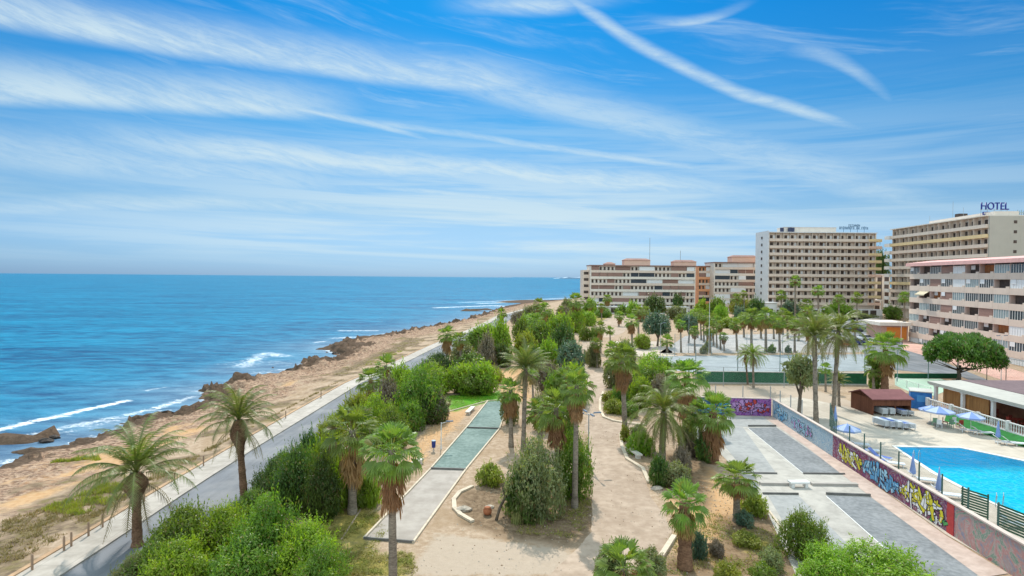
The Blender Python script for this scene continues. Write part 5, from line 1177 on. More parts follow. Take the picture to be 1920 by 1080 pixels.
lamp(1410, 660, 622, 'short lamp post among the front palm row', 1); lamp(1238, 672, 606, 'thin pole lamp near the rounded dark twin trunk tree', 1, m_steel, .05); lamp(827, 842, 792, 'short pale lamp post left of the turquoise lane', 1, m_white, .05); lamp(1291, 662, 560, 'thin lamp post at the near end of the palm avenue', 1, m_steel, .05)
m_post = C('bollard_wood', (.33, .22, .15), var=.2)
bp = MB().tube([(0, 0, 0), (0, 0, .8), (0, 0, .86)], [.06, .06, .035], 8)
bm0 = bp.mesh('bollard', m_post)
for i, (px, py) in enumerate([(33, 1072), (110, 1036), (138, 1008), (158, 1028), (215, 992), (262, 943), (318, 908), (398, 876), (452, 830), (528, 786), (598, 748), (660, 704), (735, 680)]):
    g = G(px, py); o = bpy.data.objects.new('bollard', bm0); COL.objects.link(o); y = g.y; o.location = (xl(y) + .35, y, .1); tag(o, 'thin wooden bollard on the seaward promenade edge, number %d counted from the camera' % (i + 1), 'bollard', 'bollards along the promenade')
bn = empty('litter_bin', G(813, 846), 'small blue litter bin on a post left of the turquoise lane', 'litter bin')
MB().tube([(0, 0, 0), (0, 0, .5)], .04, 6).build('post', m_steel, bn, world=False); MB().tube([(0, 0, .35), (0, 0, .95)], [.17, .2], 10).build('bin_body', C('bin_blue', (.03, .05, .22), rough=.4), bn, world=False); MB().tube([(0, 0, .95), (0, 0, 1.0)], [.21, .19], 10).build('lid', C('bin_lid', (.4, .45, .5)), bn, world=False)
pt = empty('terracotta_pot', G(914, 965), 'round reddish terracotta pot on the sand left of the olive bush', 'pot')
MB().tube([(0, 0, 0), (0, 0, .12), (0, 0, .34), (0, 0, .44), (0, 0, .5)], [.16, .27, .3, .2, .23], 12).build('pot_body', C('terracotta', (.42, .15, .07), var=.1), pt, world=False, smooth=True)
def rock(px, py, r_, mat, label, seed, group=None, z=0):
    b = G(px, py, z); bm = MB(); rnd = random.Random(seed); vs = []; n = 9
    for i in range(5):
        for j in range(n): a = 2 * math.pi * j / n; rr = r_ * [.9, 1.1, 1, .7, .3][i] * rnd.uniform(.75, 1.25); vs.append((math.cos(a) * rr * 1.3, math.sin(a) * rr, r_ * [-.2, .15, .45, .7, .85][i] * rnd.uniform(.85, 1.1)))
    fs = [(i * n + j, i * n + (j + 1) % n, (i + 1) * n + (j + 1) % n, (i + 1) * n + j) for i in range(4) for j in range(n)] + [tuple(range(4 * n, 5 * n))]
    bm.add(vs, fs); o = bm.build('rock', mat); o.location = b; tag(o, label, 'rock', group)
m_rkp = C('pale_rock', (.45, .38, .30), var=.25, scale=4); m_rkd = C('dark_shore_rock', (.06, .048, .04), var=.5, scale=3, bmp=.1)
rock(870, 957, .35, m_rkp, 'pale flat rock beside the half ring of stones', 1); rock(918, 952, .22, m_rkp, 'small pale rock behind the terracotta pot', 2); rock(1232, 918, .3, m_rkp, 'grey rock under the dark shrub beside the path', 3)
rr = random.Random(12)
for i, (px, py) in enumerate([(101, 822), (85, 829), (412, 760), (405, 742), (575, 683), (572, 690), (588, 689), (470, 716), (508, 712), (545, 697), (640, 660), (655, 652), (628, 664), (600, 681)]):
    rock(px, py, rr.uniform(.3, .65) * (1 if px < 120 else 1.7), m_rkd, 'dark wet boulder at the waterline, %s of the shore boulders' % ORD[sorted([101, 85, 412, 405, 575, 572, 588, 470, 508, 545, 640, 655, 628, 600]).index(px)], 20 + i, 'dark boulders at the waterline', SEA)
# ---- parked cars ---------------------------------------------------------------
def car(px, py, rz, col, label):
    g = G(px, py); r = empty('parked_car', g, label, 'car', 'cars parked by the hotels', rz); mt = C('car_' + col[0], col[1], rough=.25, var=.03, spec=.5)
    side = [(-2.1, .35), (-2.1, .85), (-1.9, .95), (1.15, .95), (2.0, .8), (2.1, .6), (2.1, .35)]; top = [(-1.75, .95), (-1.35, 1.42), (.35, 1.45), (1.1, .95)]
    def ext(p, w, z=0): n = len(p); vs = [(x, -w, y) for x, y in p] + [(x, w, y) for x, y in p]; return vs, [tuple(range(n)), tuple(range(2 * n - 1, n - 1, -1))] + [(i, n + i, n + (i + 1) % n, (i + 1) % n) for i in range(n)]
    mb = MB(); mb.add(*ext(side, .86)); body = mb.build('body', mt, r, world=False)
    mb = MB(); mb.add(*ext(top, .74)); mb.build('window_band', m_glassd, r, world=False); mb = MB(); mb.box(-1.3, .3, -.7, .7, 1.44, 1.49); mb.build('roof', mt, r, world=False)
    for x in (-1.35, 1.35):
        for y in (-.8, .8): w_ = MB(); w_.tube([(x, y - .1, .32), (x, y + .1, .32)], .32, 12).build('wheel', C('tyre', (.03, .03, .03)), r, world=False)
for a in [(1606, 646, .1, ('blue', (.03, .05, .2)), 'dark blue car parked behind the right tall palm'), (1624, 638, .2, ('white', (.7, .7, .7)), 'white car parked right of the dark blue one'), (1604, 622, .0, ('dark', (.05, .05, .06)), 'dark car farther back by the low hotel wall'), (1622, 622, 0, ('silver', (.4, .41, .42)), 'silver car beside the farther dark car'),
          (1586, 650, .1, ('red', (.3, .03, .03)), 'red car half hidden behind the tall pair of palms'), (1642, 646, .3, ('beige', (.5, .45, .36)), 'beige car at the street corner'), (1538, 634, 0, ('grey', (.25, .26, .28)), 'grey car parked between the far palms'), (1570, 628, 0, ('cream', (.6, .58, .5)), 'cream car parked far back behind the pair of palms')]: car(*a)

# pool ladders, pebbles and litter
for (px, py, lab) in ((1722, 866, 'steel ladder on the near edge of the pool, left one'), (1880, 951, 'steel ladder on the near edge of the pool, right one')):
    g = G(px, py); r = empty('pool_ladder', g, lab, 'pool ladder')
    for s_ in (-.25, .25): MB().tube([(s_ - .35, -.1, .05), (s_ - .3, -.1, .85), (s_ + .0, .25, .95), (s_ + .25, .5, .6), (s_ + .25, .5, -.2)], .025, 6).build('rail', m_steel, r, world=False)
def scatter(name, label, polys, n, mat, r0, r1, seed):
    rnd = random.Random(seed); mb = MB()
    for pl in polys:
        P = [tuple(G(x, y)[:2]) for x, y in pl]; xs_ = [p[0] for p in P]; ys_ = [p[1] for p in P]; c = 0
        while c < n:
            x = rnd.uniform(min(xs_), max(xs_)); y = rnd.uniform(min(ys_), max(ys_)); c += 1
            if not inpoly(np.array([x]), np.array([y]), P)[0] or mnoise.noise(Vector((x * .4, y * .4, 7))) < rnd.uniform(-.5, .3): continue
            q = rnd.uniform(r0, r1); a = rnd.uniform(0, 6.28)
            vs = [(x + math.cos(a + k * 1.57) * q * (1 + .4 * (k % 2)), y + math.sin(a + k * 1.57) * q, .005) for k in range(4)] + [(x, y, q * .8 + .02)]
            mb.add(vs, [(0, 1, 4), (1, 2, 4), (2, 3, 4), (3, 0, 4)])
    tag(mb.build(name, mat), label, 'ground litter', None, 'stuff')
bigp = [(640, 1078), (690, 1020), (800, 1010), (950, 880), (1000, 800), (1120, 760), (1215, 905), (1262, 1000), (1240, 1078)]
scatter('pebbles', 'small pale stones scattered on the sand', [bigp, [(1230, 880), (1420, 930), (1460, 1078), (1240, 1078)], [(745, 870), (835, 772), (880, 790), (780, 885)]], 1400, m_rkp, .015, .05, 1)
scatter('leaf_litter', 'brown dead leaves and scraps lying on the sand', [bigp, [(1230, 880), (1420, 930), (1460, 1078), (1240, 1078)], [(940, 930), (1110, 900), (1110, 1010), (970, 1000)], [(1100, 860), (1105, 640), (1135, 640), (1160, 860)]], 900, C('dead_litter', (.26, .17, .10), var=.3), .02, .06, 2)

# ------------------------------------------------------------------ large buildings
brnd = random.Random(21)
m_beige = C('beige_render', (.72, .60, .50), var=.05, grime=.2, scale=.5); m_pinkp = C('pinkish_parapet', (.70, .56, .46), var=.05, grime=.2, scale=.5); m_gold = C('golden_render', (.78, .58, .32), var=.05, grime=.15, scale=.5)
m_cream2 = C('cream_render', (.76, .67, .58), var=.05, grime=.25, scale=.5); m_greyw = C('greyish_render', (.70, .68, .67), var=.05, grime=.25, scale=.5); m_or = C('orange_render', (.78, .38, .20), var=.06, scale=.5); m_or2 = C('salmon_render', (.76, .50, .38), var=.06, scale=.5)
m_brsh = C('brown_shutter', (.30, .18, .145), var=.2, stretch=(1, 1, 12)); m_whsh = C('white_shutter', (.78, .77, .76), var=.05, stretch=(1, 1, 12)); m_tile = C('roof_tile', (.30, .17, .14), var=.2); m_pinkroof = C('pink_roof', (.74, .42, .38), var=.08, grime=.2)
m_awn = C('cream_awning', (.60, .52, .36)); m_ccur = C('orange_curtain', (.34, .13, .05), var=.3, stretch=(8, 8, .3)); m_cyan = C('pale_cyan_glass', (.28, .35, .36), rough=.2, spec=.5)
def facade_block(name, P0, P1, depth, ztop, label, rows, bays, mats, z0=0.0, balc=.85, fascia=.5, kind='hotel', parh=1.0, order='l'):
    """rows = list of floor heights bottom-up (z of floor); bays across; mats dict"""
    f = Fac(P0, P1); r = empty(name, f.P(0, 0), label, 'building'); Lf = f.L
    mb = MB(); f.box(mb, 0, Lf, z0, ztop, -depth, -0.7); mb.build('wall', mats['wall'], r)
    mb = MB(); f.box(mb, -.15, Lf + .15, ztop, ztop + .35, -depth - .1, balc + .1); mb.build('roof', mats['roof'], r)
    if mats.get('end'):
        
        for ua in (0, Lf - .35): mb = MB(); f.box(mb, ua, ua + .35, z0, ztop, -0.69, 0); mb.build('fin_wall', mats['end'], r)
    fh = rows[1] - rows[0]; bw = Lf / bays; wins = []
    for k, z in enumerate(rows):
        mb = MB(); f.box(mb, 0, Lf, z - .22, z, -0.69, balc); f.box(mb, 0, Lf, z, z + parh, balc - .15, balc); f.box(mb, 0, .15, z, z + parh, 0, balc - .15); f.box(mb, Lf - .15, Lf, z, z + parh, 0, balc - .15)
        mt = mats['par'][k % len(mats['par'])] if isinstance(mats['par'], list) else mats['par']
        mb.build('balcony', mt, r)
    for k, z in enumerate(rows):
        for i in range(bays):
            u = i * bw; q = MB(); m_ = brnd.random()
            f.box(q, u + bw * .14, u + bw * (.50 + .2 * brnd.random()), z + .02, z + fh * .80, -0.68, -0.62, 0)
            if m_ < .55: f.box(q, u + bw * .66, u + bw * .92, z + .9, z + fh * .78, -0.68, -0.62, 1)
            wins.append((abs(i - (0 if order == 'l' else bays)), q))
    wins.sort(key=lambda t: t[0]); parts_limited('window', [q for _, q in wins], [mats['win'], mats.get('win2', m_whsh)], r, 99)
    # party walls between the balconies
    for i in range(1, bays):
        mb = MB(); f.box(mb, i * bw - .09, i * bw + .09, rows[0] + .003, ztop - .01, -0.689, (balc - .17) if i % 2 == 0 else balc * .3); mb.build('partition', mats.get('partition', mats['wall']), r)
    return f, r, wins
# -- hotel with eleven balcony rows, seen square on
D1 = 262.0
def atY(px, py, Y): return Vector((xat(px, py, Y), Y, 0))
hA, hB = atY(1440, 560, D1), atY(1640, 560, D1); ztp = zat(1540, 437, D1)
fhH = 13.2 * D1 / F; rows_ = [ztp - .45 - fhH * (i + 1) + .0 for i in range(10)][::-1]
hf, hotel, _ = facade_block('hotel_block', hA, hB, 13, ztp, 'tall beige hotel with eleven rows of balconies and a sign frame on its roof', rows_, 15, dict(wall=m_beige, roof=m_greyw, par=m_pinkp, win=m_dark, win2=m_whsh, end=m_beige))
mb = MB(); hf.box(mb, -.35, -.01, 0, ztp + .9, -13.5, .3); mb.build('stair_wall', m_greyw, hotel)
tw = []
for k, z in enumerate(rows_): q = MB(); hf.box(q, -.41, -.355, z + 1.0, z + 2.2, -7.3, -5.9); q.build('stair_window', m_dark, hotel)
mb = MB(); hf.box(mb, hf.L + .01, hf.L + .3, 0, ztp, -12, -.2); mb.build('side_wall', m_gold, hotel)
for k, z in enumerate(rows_): q = MB(); hf.box(q, hf.L - 3.6, hf.L + 2.2, z + .02, z + 1.06, .86, 1.01); hf.box(q, hf.L + 2.05, hf.L + 2.2, z + .02, z + 1.06, -6, .85); hf.box(q, hf.L + .31, hf.L + 2.2, z - .2, z + .01, -6, 1.01); q.build('corner_balcony', m_gold if k % 4 else m_or2, hotel)
mb = MB(); hf.box(mb, 8, 31.5, ztp + .35, ztp + 2.7, -10, -3); mb.build('roof_house', m_cream2, hotel); mb = MB(); hf.box(mb, 7.8, 31.7, ztp + 2.7, ztp + 2.9, -10.2, -2.8); mb.build('roof_house_slab', m_greyw, hotel)
for a_ in (6.6, 10.2, 11.4): MB().tube([hf.P(a_, -2) + Vector((0, 0, ztp + .35)), hf.P(a_, -2) + Vector((0, 0, ztp + 2.4))], .8, 10).build('water_tank', C('dark_tank', (.06, .07, .12)), hotel)
mb = MB(); hf.box(mb, -1, hf.L + 2, 0, 2.9, -.6, 2.6); mb.build('ground_floor', m_greyw, hotel)
for i in range(13): q = MB(); hf.box(q, 1 + i * 3.6, 3.7 + i * 3.6, .2, 2.5, 2.61, 2.66); q.build('arcade_opening', m_dark, hotel)
# -- rooftop sign frame: rows of small letters
def letters(fc, u0, z0, h, text, mat, name, parent, w=0.0, track=1.0):
    cu = bpy.data.curves.new(name, 'FONT'); cu.body = text; cu.size = h * 1.38; cu.extrude = .12; cu.space_character = track
    o = bpy.data.objects.new(name, cu); COL.objects.link(o); bpy.context.view_layer.update()
    dg = bpy.context.evaluated_depsgraph_get(); me = bpy.data.meshes.new_from_object(o.evaluated_get(dg)); bpy.data.objects.remove(o)
    me.materials.clear(); me.materials.append(mat); off = parent_loc(parent)
    for v in me.vertices: p = fc.T(u0 + v.co.x, w + v.co.z, z0 + v.co.y); v.co = Vector(p) - off
    o = bpy.data.objects.new(name, me); COL.objects.link(o); o.parent = parent; return o
m_sgn = C('navy_sign', (.02, .03, .22), rough=.4, var=.05); m_sgn2 = C('slate_sign', (.08, .16, .26), rough=.5, var=.1)
u_s = (xat(1578, 430, D1) - hA.x)
sg = empty('rooftop_sign', hf.P(u_s, -2) + Vector((0, 0, ztp + .35)), 'two rows of small slate blue letters on thin legs on the hotel roof', 'sign')
pxm = D1 / F
for i in range(4): p = hf.P(u_s + 2 + i * 3.1, -2); MB().tube([(p.x, p.y, ztp + .35), (p.x, p.y, ztp + 3.3)], .09, 5).build('support', m_sgn2, sg)
mb = MB(); hf.box(mb, u_s, u_s + 55 * pxm, ztp + 1.95, ztp + 2.05, -2.05, -1.95); hf.box(mb, u_s + 4, u_s + 40 * pxm, ztp + 3.25, ztp + 3.33, -2.05, -1.95); mb.build('rail', m_sgn2, sg)
def glyph_row(fc, u0, z0, n, w, h, mat, parent, seed, wo, gaps=()):
    """small letter shapes, too small in the photograph to read"""
    rnd = random.Random(seed); mb = MB()
    for i in range(n):
        if i in gaps: continue
        u = u0 + i * w
        fc.box(mb, u, u + w * .2, z0, z0 + h, wo, wo + .15)
        for v in rnd.sample([0, .42, .84], 2): fc.box(mb, u + w * .2, u + w * .74, z0 + h * v, z0 + h * (v + .17), wo + .002, wo + .148)
        if rnd.random() < .6: fc.box(mb, u + w * .56, u + w * .76, z0, z0 + h * .9, wo + .004, wo + .146)
    return mb.build('lettering', mat, parent)
glyph_row(hf, u_s, ztp + 2.06, 17, 55 * pxm / 17, 1.05, m_sgn2, sg, 3, -2, (9, 12)); glyph_row(hf, u_s + 4.2, ztp + 3.34, 7, .75, .85, m_sgn2, sg, 5, -2)
# -- second hotel, long facade running back, blank end wall toward the camera
q0, q1 = 258.0, 199.0
A2 = atY(1672, 500, q0); B2 = atY(1853, 450, q1); f2 = Fac(A2, B2); z2 = zat(1853, 405, q1)
fh2 = 18.4 * q1 / F; rows2 = [z2 - .4 - fh2 * (i + 1) for i in range(10)][::-1]
f2, ht2, _ = facade_block('hotel_with_sign', A2, B2, 24, z2, 'long beige hotel at right with receding balcony rows and a plain end wall', rows2, 18, dict(wall=m_beige, roof=m_cream2, par=[m_beige, m_beige, m_pinkp, m_gold, m_beige], win=m_dark, win2=m_whsh, end=m_beige), order='r')
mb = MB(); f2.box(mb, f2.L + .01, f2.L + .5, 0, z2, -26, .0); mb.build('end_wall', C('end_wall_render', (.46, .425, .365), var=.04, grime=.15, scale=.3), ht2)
for k, z in enumerate(rows2): q = MB(); f2.box(q, f2.L + .5, f2.L + .56, z + 1.2, z + 2.2, -8.6, -7.6); q.build('end_window', m_dark, ht2)
for k, z in enumerate(rows2): q = MB(); f2.box(q, -4, -.01, z + .02, z + 1.15, .2, 1.2); f2.box(q, -4, -.01, z - .25, z, -2, 1.2); q.build('corner_balcony', m_white, ht2)
mb = MB(); f2.box(mb, f2.L * .38, f2.L - .8, z2 + .35, z2 + 1.7, -10, -2.2); mb.build('roof_house', m_cream2, ht2)
mb = MB(); f2.box(mb, f2.L * .62, f2.L * .66, z2 + 1.7, z2 + 3, -6, -3); mb.build('roof_box', m_dark, ht2)
for a_, h_, nm in ((.36, 4, 'antenna'), (.6, 8, 'antenna'), (.70, 5, 'antenna')): p = f2.P(f2.L * a_, -3); MB().tube([(p.x, p.y, z2 + .3), (p.x, p.y, z2 + h_)], .07, 4).build(nm, m_steel, ht2)
# HOTEL lettering faces the camera on the roof of its end
eF = Fac(Vector((B2.x, B2.y, 0)), Vector((B2.x + 20, B2.y, 0))); Ysg = B2.y + 5
sF = Fac(Vector((xat(1838, 390, Ysg), Ysg, 0)), Vector((xat(1838, 390, Ysg) + 20, Ysg, 0))); zl = zat(1860, 393, Ysg); hl = zat(1860, 379, Ysg) - zl
hs = empty('hotel_sign', sF.P(0, 0) + Vector((0, 0, z2 + .3)), 'big navy blue letters reading HOTEL on the roof at right', 'sign')
t = letters(sF, 0, zl, hl, 'HOTEL', m_sgn, 'lettering', hs)
wx = max(v.co.x for v in t.data.vertices) - min(v.co.x for v in t.data.vertices); tw_ = 52 * Ysg / F
for v in t.data.vertices: v.co.x = v.co.x * tw_ / wx
t2 = t.copy(); t2.data = t.data.copy(); COL.objects.link(t2); t2.name = 'lettering'; t2.parent = hs
for v in t2.data.vertices: v.co.x += .13; v.co.z += .06; v.co.y += .05
mb = MB(); sF.box(mb, 1.0, 5.6, z2 + .9, z2 + 2.0, -.3, .1); o = mb.build('name_board', m_sgn, hs); glyph_row(sF, 1.2, z2 + 1.15, 9, .47, .6, m_whsh, o, 9, .11)
for u in (.4, 2.6, 5, 7.4, 9.5): mb = MB(); sF.box(mb, u, u + .1, z2 + .2, zl + .3, -.3, -.2); mb.build('support', m_steel, hs)
mb = MB(); sF.box(mb, 0, tw_, zl - .15, zl - .03, -.1, .05); mb.build('rail', m_steel, hs)
ax = atY(1908, 400, 205)
an = empty('roof_equipment', (ax.x, ax.y, z2 + .3), 'pale metal equipment frame on the hotel roof at the right edge', 'roof equipment')
for i in range(5): MB().tube([(i * .7, 0, 0), (i * .7, 0, 2.6 - .3 * (i % 2))], .12, 5).build('pipe', m_cyan, an, world=False)
MB().box(-.3, 3.2, -.5, .5, 1.4, 1.7).build('crossbar', m_cyan, an, world=False)
# -- near apartment block at right
P0 = G(1703, 640); P1 = G(1920, 688); d = (P1 - P0); P1x = P0 + d * 1.9; nf = Fac(P0, P1x)
znear = zat(1709, 492, P0.y)
apt = empty('near_apartment_block', P0, 'near pinkish apartment block with glazed balconies and a pink roof at the right edge', 'building')
NFL = 6; fhn = (znear - 1.0) / (NFL + .55); LfA = nf.L; dep = 16
mb = MB(); nf.box(mb, 0, LfA, 0, znear - .3, -dep, -1.5); mb.build('wall', C('apartment_wall', (.55, .42, .37), var=.1, scale=.5), apt)
mb = MB(); nf.box(mb, .2, LfA, znear - 1.05, znear - .6, -dep - .3, .55)
vs = [nf.T(u, w_, v) for u in (-.2, LfA) for w_, v in ((.9, znear - 1.1), (.9, znear - .3), (-5, znear + .45), (-dep - .5, znear + .45), (-dep - .5, znear - 1.0))]
mb.add(vs, [(0, 1, 6, 5), (1, 2, 7, 6), (2, 3, 8, 7), (3, 4, 9, 8), (0, 4, 3, 2, 1), (5, 6, 7, 8, 9)]); mb.build('roof', m_pinkroof, apt)
bw = 5.0; nb = int(LfA / bw) + 1; gl = {'g': m_glassd, 'w': m_whsh, 'c': m_ccur, 'y': m_cyan, 'd': m_dark, 'b': m_brsh}
pat = ['gdgbwdcyg', 'dgbgwygdw', 'yacbyggyd', 'dygbgdbyg', 'ydbdggdcw', 'gydygbwyg', 'wyydgdbgw']
wi = []
for k in range(NFL + 1):
    z = znear - 1.05 - fhn * (k + 1)
    mb = MB(); nf.box(mb, 0, LfA, z - .28, z, -1.49, .0)
    for i in range(nb):
        u0_, u1_ = i * bw, min((i + 1) * bw, LfA); hh = 1.0
        nf.box(mb, u0_ + (.003 if i else 0), u1_ - 1.0, z, z + hh, -.16, 0); nf.box(mb, u1_ - 1.0, u1_, z, z + hh + .32, -.16, .02)
    if z > -.5: mb.build('balcony', m_pinkp, apt)
    for i in range(nb):
        u0_, u1_ = i * bw + .25, min((i + 1) * bw, LfA) - .15
        if u1_ - u0_ < 1 or z + fhn < 1: continue
        c_ = pat[k % 7][i % 9]; zt = z + fhn - .30; zb_ = z + (1.0 if c_ != 'd' else .05)
        q = MB(); w_ = -.10 if c_ in 'gwyb' else -1.0
        if c_ == 'a':
            q = MB(); q.add([nf.T(u0_, -.1, zt), nf.T(u1_, -.1, zt), nf.T(u1_, 1.1, zt - .8), nf.T(u0_, 1.1, zt - .8), nf.T(u1_, 1.1, zt - 1.05), nf.T(u0_, 1.1, zt - 1.05)], [(0, 1, 2, 3), (3, 2, 4, 5)]); q.build('awning', m_awn, apt); c_ = 'd'; q = MB(); w_ = -1.2
        nf.box(q, u0_, u1_, max(zb_, .05), zt, w_ - .06, w_); wo = q.build('window', gl[c_], apt)
        if c_ in 'gyw':
            fr = MB(); n_ = 6
            for j in range(n_ + 1): uu = u0_ + (u1_ - u0_) * j / n_; nf.box(fr, uu - .05, uu + .05, max(zb_, .05), zt, w_ + .001, w_ + .05)
            fr.build('frame', m_white, wo)
        if brnd.random() < .3: q = MB(); nf.box(q, u0_ + .3, u0_ + 1.8, zt - .9, zt - .002, w_ + .06, w_ + .09); q.build('roller_blind', m_whsh, wo)
mb = MB()
for i in range(nb): nf.box(mb, i * bw - .12 + (.13 if i == 0 else 0), i * bw + .12, .0, znear - 1.06, -1.49, -.17)
mb.build('pier', C('apartment_wall', (.55, .42, .37)), apt)
# annex with the orange wall
a0, a1 = G(1652, 640), G(1702, 641); af = Fac(a0, a1); axn = empty('orange_annex', a0, 'low annex with a bright orange wall and flat pale roof beside the near apartment block', 'building')
za = zat(1675, 604, a0.y)
mb = MB(); af.box(mb, 0, af.L, 0, za - .9, -8, 0); mb.build('wall', C('salmon_wall', (.55, .33, .26)), axn); mb = MB(); af.box(mb, -.8, af.L + .4, za - .9, za, -9, .8); mb.build('roof', m_cream2, axn); mb = MB(); af.box(mb, af.L * .2, af.L * .95, .6, za - 1.3, .01, .05); mb.build('orange_panel', C('bright_orange', (.72, .24, .05), var=.08), axn)
# -- long cream block in the distance (irregular shutters)
def cream_block(name, pxl, pxr, pyt, D, label, nf_, bay, seed, depth=14, mat=m_cream2, roofhouses=(), fh=3.0, z_top=None):
    A, B = atY(pxl, 520, D), atY(pxr, 520, D); f = Fac(A, B); r = empty(name, A, label, 'building'); zt = zat((pxl + pxr) / 2, pyt, D); rnd = random.Random(seed)
    mb = MB(); f.box(mb, 0, f.L, 0, zt, -depth, -.8); f.box(mb, 0, .4, 0, zt, -.8, 0); f.box(mb, f.L - .4, f.L, 0, zt, -.8, 0); mb.build('wall', mat, r)
    mb = MB(); f.box(mb, -.3, f.L + .3, zt, zt + .4, -depth - .2, .5); mb.build('roof', m_tile, r)
    nb = max(1, int(f.L / bay)); bw = (f.L - .8) / nb; W = []
    for k in range(nf_):
        z = zt - fh * (k + 1); mb = MB(); f.box(mb, .4, f.L - .4, z - .2, z + .95, -.15 - .0, .0); f.box(mb, .401, f.L - .401, z - .2, z, -.79, -.151); 
        if z > 0: mb.build('balcony', mat if k % 2 else m_pinkp, r)
        i = 0
        while i < nb:
            n_ = rnd.choice([1, 1, 2]); n_ = min(n_, nb - i); u = .4 + i * bw; q = MB(); c_ = rnd.choice('bbwwddgdb')
            mt = {'b': 0, 'w': 1, 'd': 2, 'g': 3}[c_]; w_ = -.05 if c_ in 'bw' and rnd.random() < .6 else -.7
            z0_, z1_ = z + (.96 if w_ > -.5 else .05), z + fh - .21
            if z1_ > .5:
                if c_ == 'd':
                    for t_ in range(n_ * 2): f.box(q, u + t_ * bw / 2 + .3, u + t_ * bw / 2 + bw * .32, max(z0_, .1), z1_ - .3, w_ - .05, w_, mt)
                else: f.box(q, u + .12, u + n_ * bw - .12, max(z0_, .1), z1_, w_ - .05, w_, mt)
                W.append(q)
            i += n_
    parts_limited('window', W, [m_brsh, m_whsh, m_dark, m_glassd], r, 99)
    for (x0, x1, y0) in roofhouses:
        u0_, u1_ = xat(x0, 500, D) - A.x, xat(x1, 500, D) - A.x; z1_ = zat((x0 + x1) / 2, y0, D)
        mb = MB(); f.box(mb, u0_, u1_, zt + .4, z1_ - .9, -8, -2); h_ = mb.build('roof_house', m_or2, r)
        vs = [f.T(u, w_, v) for (u, w_, v) in ((u0_ - .4, -1.6, z1_ - .9), (u1_ + .4, -1.6, z1_ - .9), (u1_ + .4, -8.4, z1_ - .9), (u0_ - .4, -8.4, z1_ - .9), (u0_ + 1.5, -4, z1_), (u1_ - 1.5, -4, z1_), (u1_ - 1.5, -6, z1_), (u0_ + 1.5, -6, z1_))]
        mb = MB(); mb.add(vs, [(3, 2, 1, 0), (0, 1, 5, 4), (1, 2, 6, 5), (2, 3, 7, 6), (3, 0, 4, 7), (4, 5, 6, 7)]); mb.build('hip_roof', m_tile, h_)
    return f, r, zt
f3, r3, z3 = cream_block('long_cream_block', 1107, 1304, 499, 278, 'long cream apartment block with brown and white shutters near the sea', 7, 3.6, 3, roofhouses=((1136, 1155, 491), (1172, 1221, 484), (1266, 1308, 487)))
mb = MB(); f3.box(mb, -3.2, -.01, 0, z3 - 2, -14, -3); mb.build('end_wing', m_pinkp, r3)
for k in range(6): q = MB(); f3.box(q, -2.7, -.5, z3 - 4.2 - 3 * k, z3 - 2.9 - 3 * k, -3, -2.95); q.build('end_window', m_dark, r3)
for (px, yt) in ((1220, 446), (1278, 470)):
    X_ = xat(px, 480, 280); MB().tube([(X_, 282, z3), (X_, 282, zat(px, yt, 282))], .11, 4).build('antenna', m_steel, r3)
f4, r4, z4 = cream_block('orange_block', 1309, 1338, 500, 290, 'narrow orange apartment block between the two cream ones', 6, 3.2, 8, mat=m_or)
f5, r5, z5 = cream_block('stepped_cream_block', 1339, 1430, 493, 284, 'cream apartment block with stepped top left of the tall hotel', 7, 3.6, 13, roofhouses=((1375, 1425, 478),))
mb = MB(); f4.box(mb, f4.L + .01, f4.L + 2.0, 0, z4 - .2, -10, .5); mb.build('corner_tower', m_or2, r4)
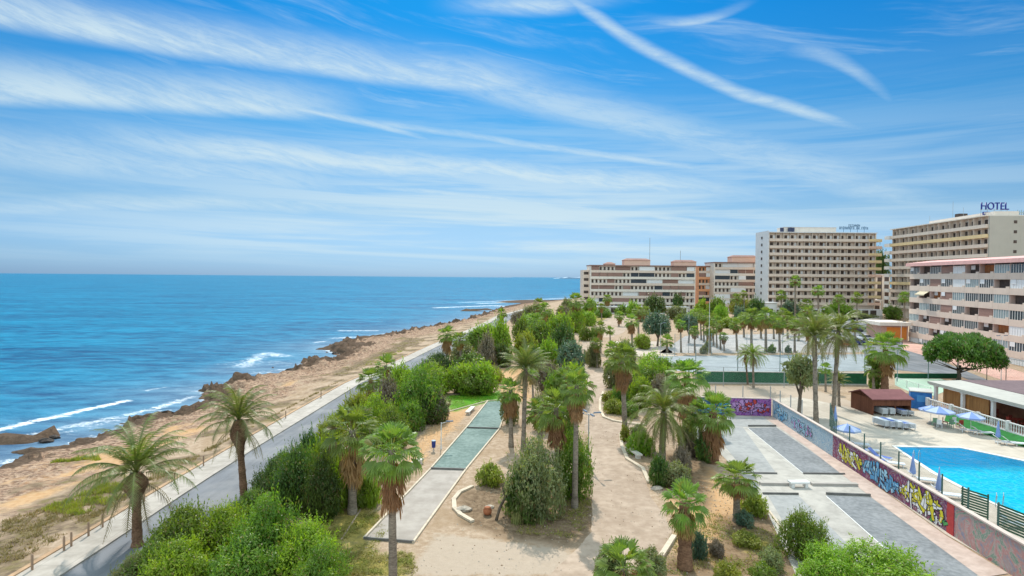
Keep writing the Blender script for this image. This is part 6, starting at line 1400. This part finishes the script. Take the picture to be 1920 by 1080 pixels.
# white kiosk, low buildings near the hotels, garden walls
w0, w1 = G(1433, 598), G(1456, 598); wf = Fac(w0, w1); wk = empty('white_kiosk', w0, 'small white kiosk with a dark door among the far palms', 'kiosk'); zk = zat(1445, 567, w0.y)
mb = MB(); wf.box(mb, 0, wf.L, 0, zk - .3, -4, 0); mb.build('wall', m_white, wk); mb = MB(); wf.box(mb, -.3, wf.L + .3, zk - .3, zk, -4.3, .3); mb.build('roof', m_greyw, wk); mb = MB(); wf.box(mb, wf.L * .4, wf.L * .7, .1, zk * .62, .01, .05); mb.build('door', m_dark, wk)
def lowb(pa, pb, yt, dep, label, mat, ndoor=3, name='low_building'):
    A, B = G(*pa), G(*pb); f = Fac(A, B); r = empty(name, A, label, 'building'); z = zat((pa[0] + pb[0]) / 2, yt, A.y)
    mb = MB(); f.box(mb, 0, f.L, 0, z - .35, -dep, 0); mb.build('wall', mat, r); mb = MB(); f.box(mb, -.3, f.L + .3, z - .35, z, -dep - .3, .5); mb.build('roof', m_greyw, r)
    for i in range(ndoor): q = MB(); f.box(q, f.L * (i + .15) / ndoor, f.L * (i + .8) / ndoor, .5, z - .8, .01, .06); q.build('window', m_dark, r)
lowb((1578, 590), (1617, 590), 567, 8, 'low pink building with a tiled edge in front of the tall hotel', m_or2, 2)
lowb((1642, 586), (1668, 586), 514, 10, 'pale building filling the gap between the two hotels', m_beige, 2)
lowb((1620, 590), (1652, 590), 562, 8, 'low white building with dark openings between the hotels', m_white, 2)
lowb((1656, 588), (1704, 590), 545, 10, 'white two storey building at the foot of the long hotel', m_white, 4)
lowb((1105, 588), (1290, 589), 575, 5, 'grey ground floor row of shops along the long cream block', m_greyw, 10)
lowb((1060, 588), (1092, 590), 575, 6, 'small pinkish house on the headland by the shore', m_or2, 2)
def gwall(pa, pb, h, label, mat=m_cream2, name='garden_wall'):
    A, B = G(*pa), G(*pb); f = Fac(A, B); r = empty(name, A, label, 'wall'); mb = MB(); f.box(mb, 0, f.L, 0, h, -.25, 0); mb.build('wall_body', mat, r); mb = MB(); f.box(mb, -.05, f.L + .05, h, h + .08, -.3, .05); mb.build('coping', m_white, r)
gwall((1545, 598), (1655, 598), 1.3, 'low cream garden wall in front of the hotels'); gwall((1240, 596), (1300, 596), 1.1, 'low pale wall in front of the long cream block'); gwall((1560, 612), (1650, 600), .9, 'low pale wall along the street bend')
sheet('pavement', [(1830, 672), (1800, 665), (1700, 640), (1700, 646), (1925, 706), (1925, 700)], .036, m_pinkw)
# distant headland across the bay
mb = MB(); hx0, hx1, hy = 600, 1250, 7200
pts = [(-.2, 0)] + [(i / 14, 16 + 18 * mnoise.noise(Vector((i * .7, 2, 0))) + 10 * math.sin(i / 14 * 3.1)) for i in range(15)] + [(1.2, 0)]
mb.prism([(hx0 + (hx1 - hx0) * a, b) for a, b in pts], 0, 400, lambda x, y, z: (x, hy + z, y - 10)); o = mb.build('headland', C('far_headland', (.34, .45, .55))); struct(o)  # distance haze is put into the headland's pale blue colour
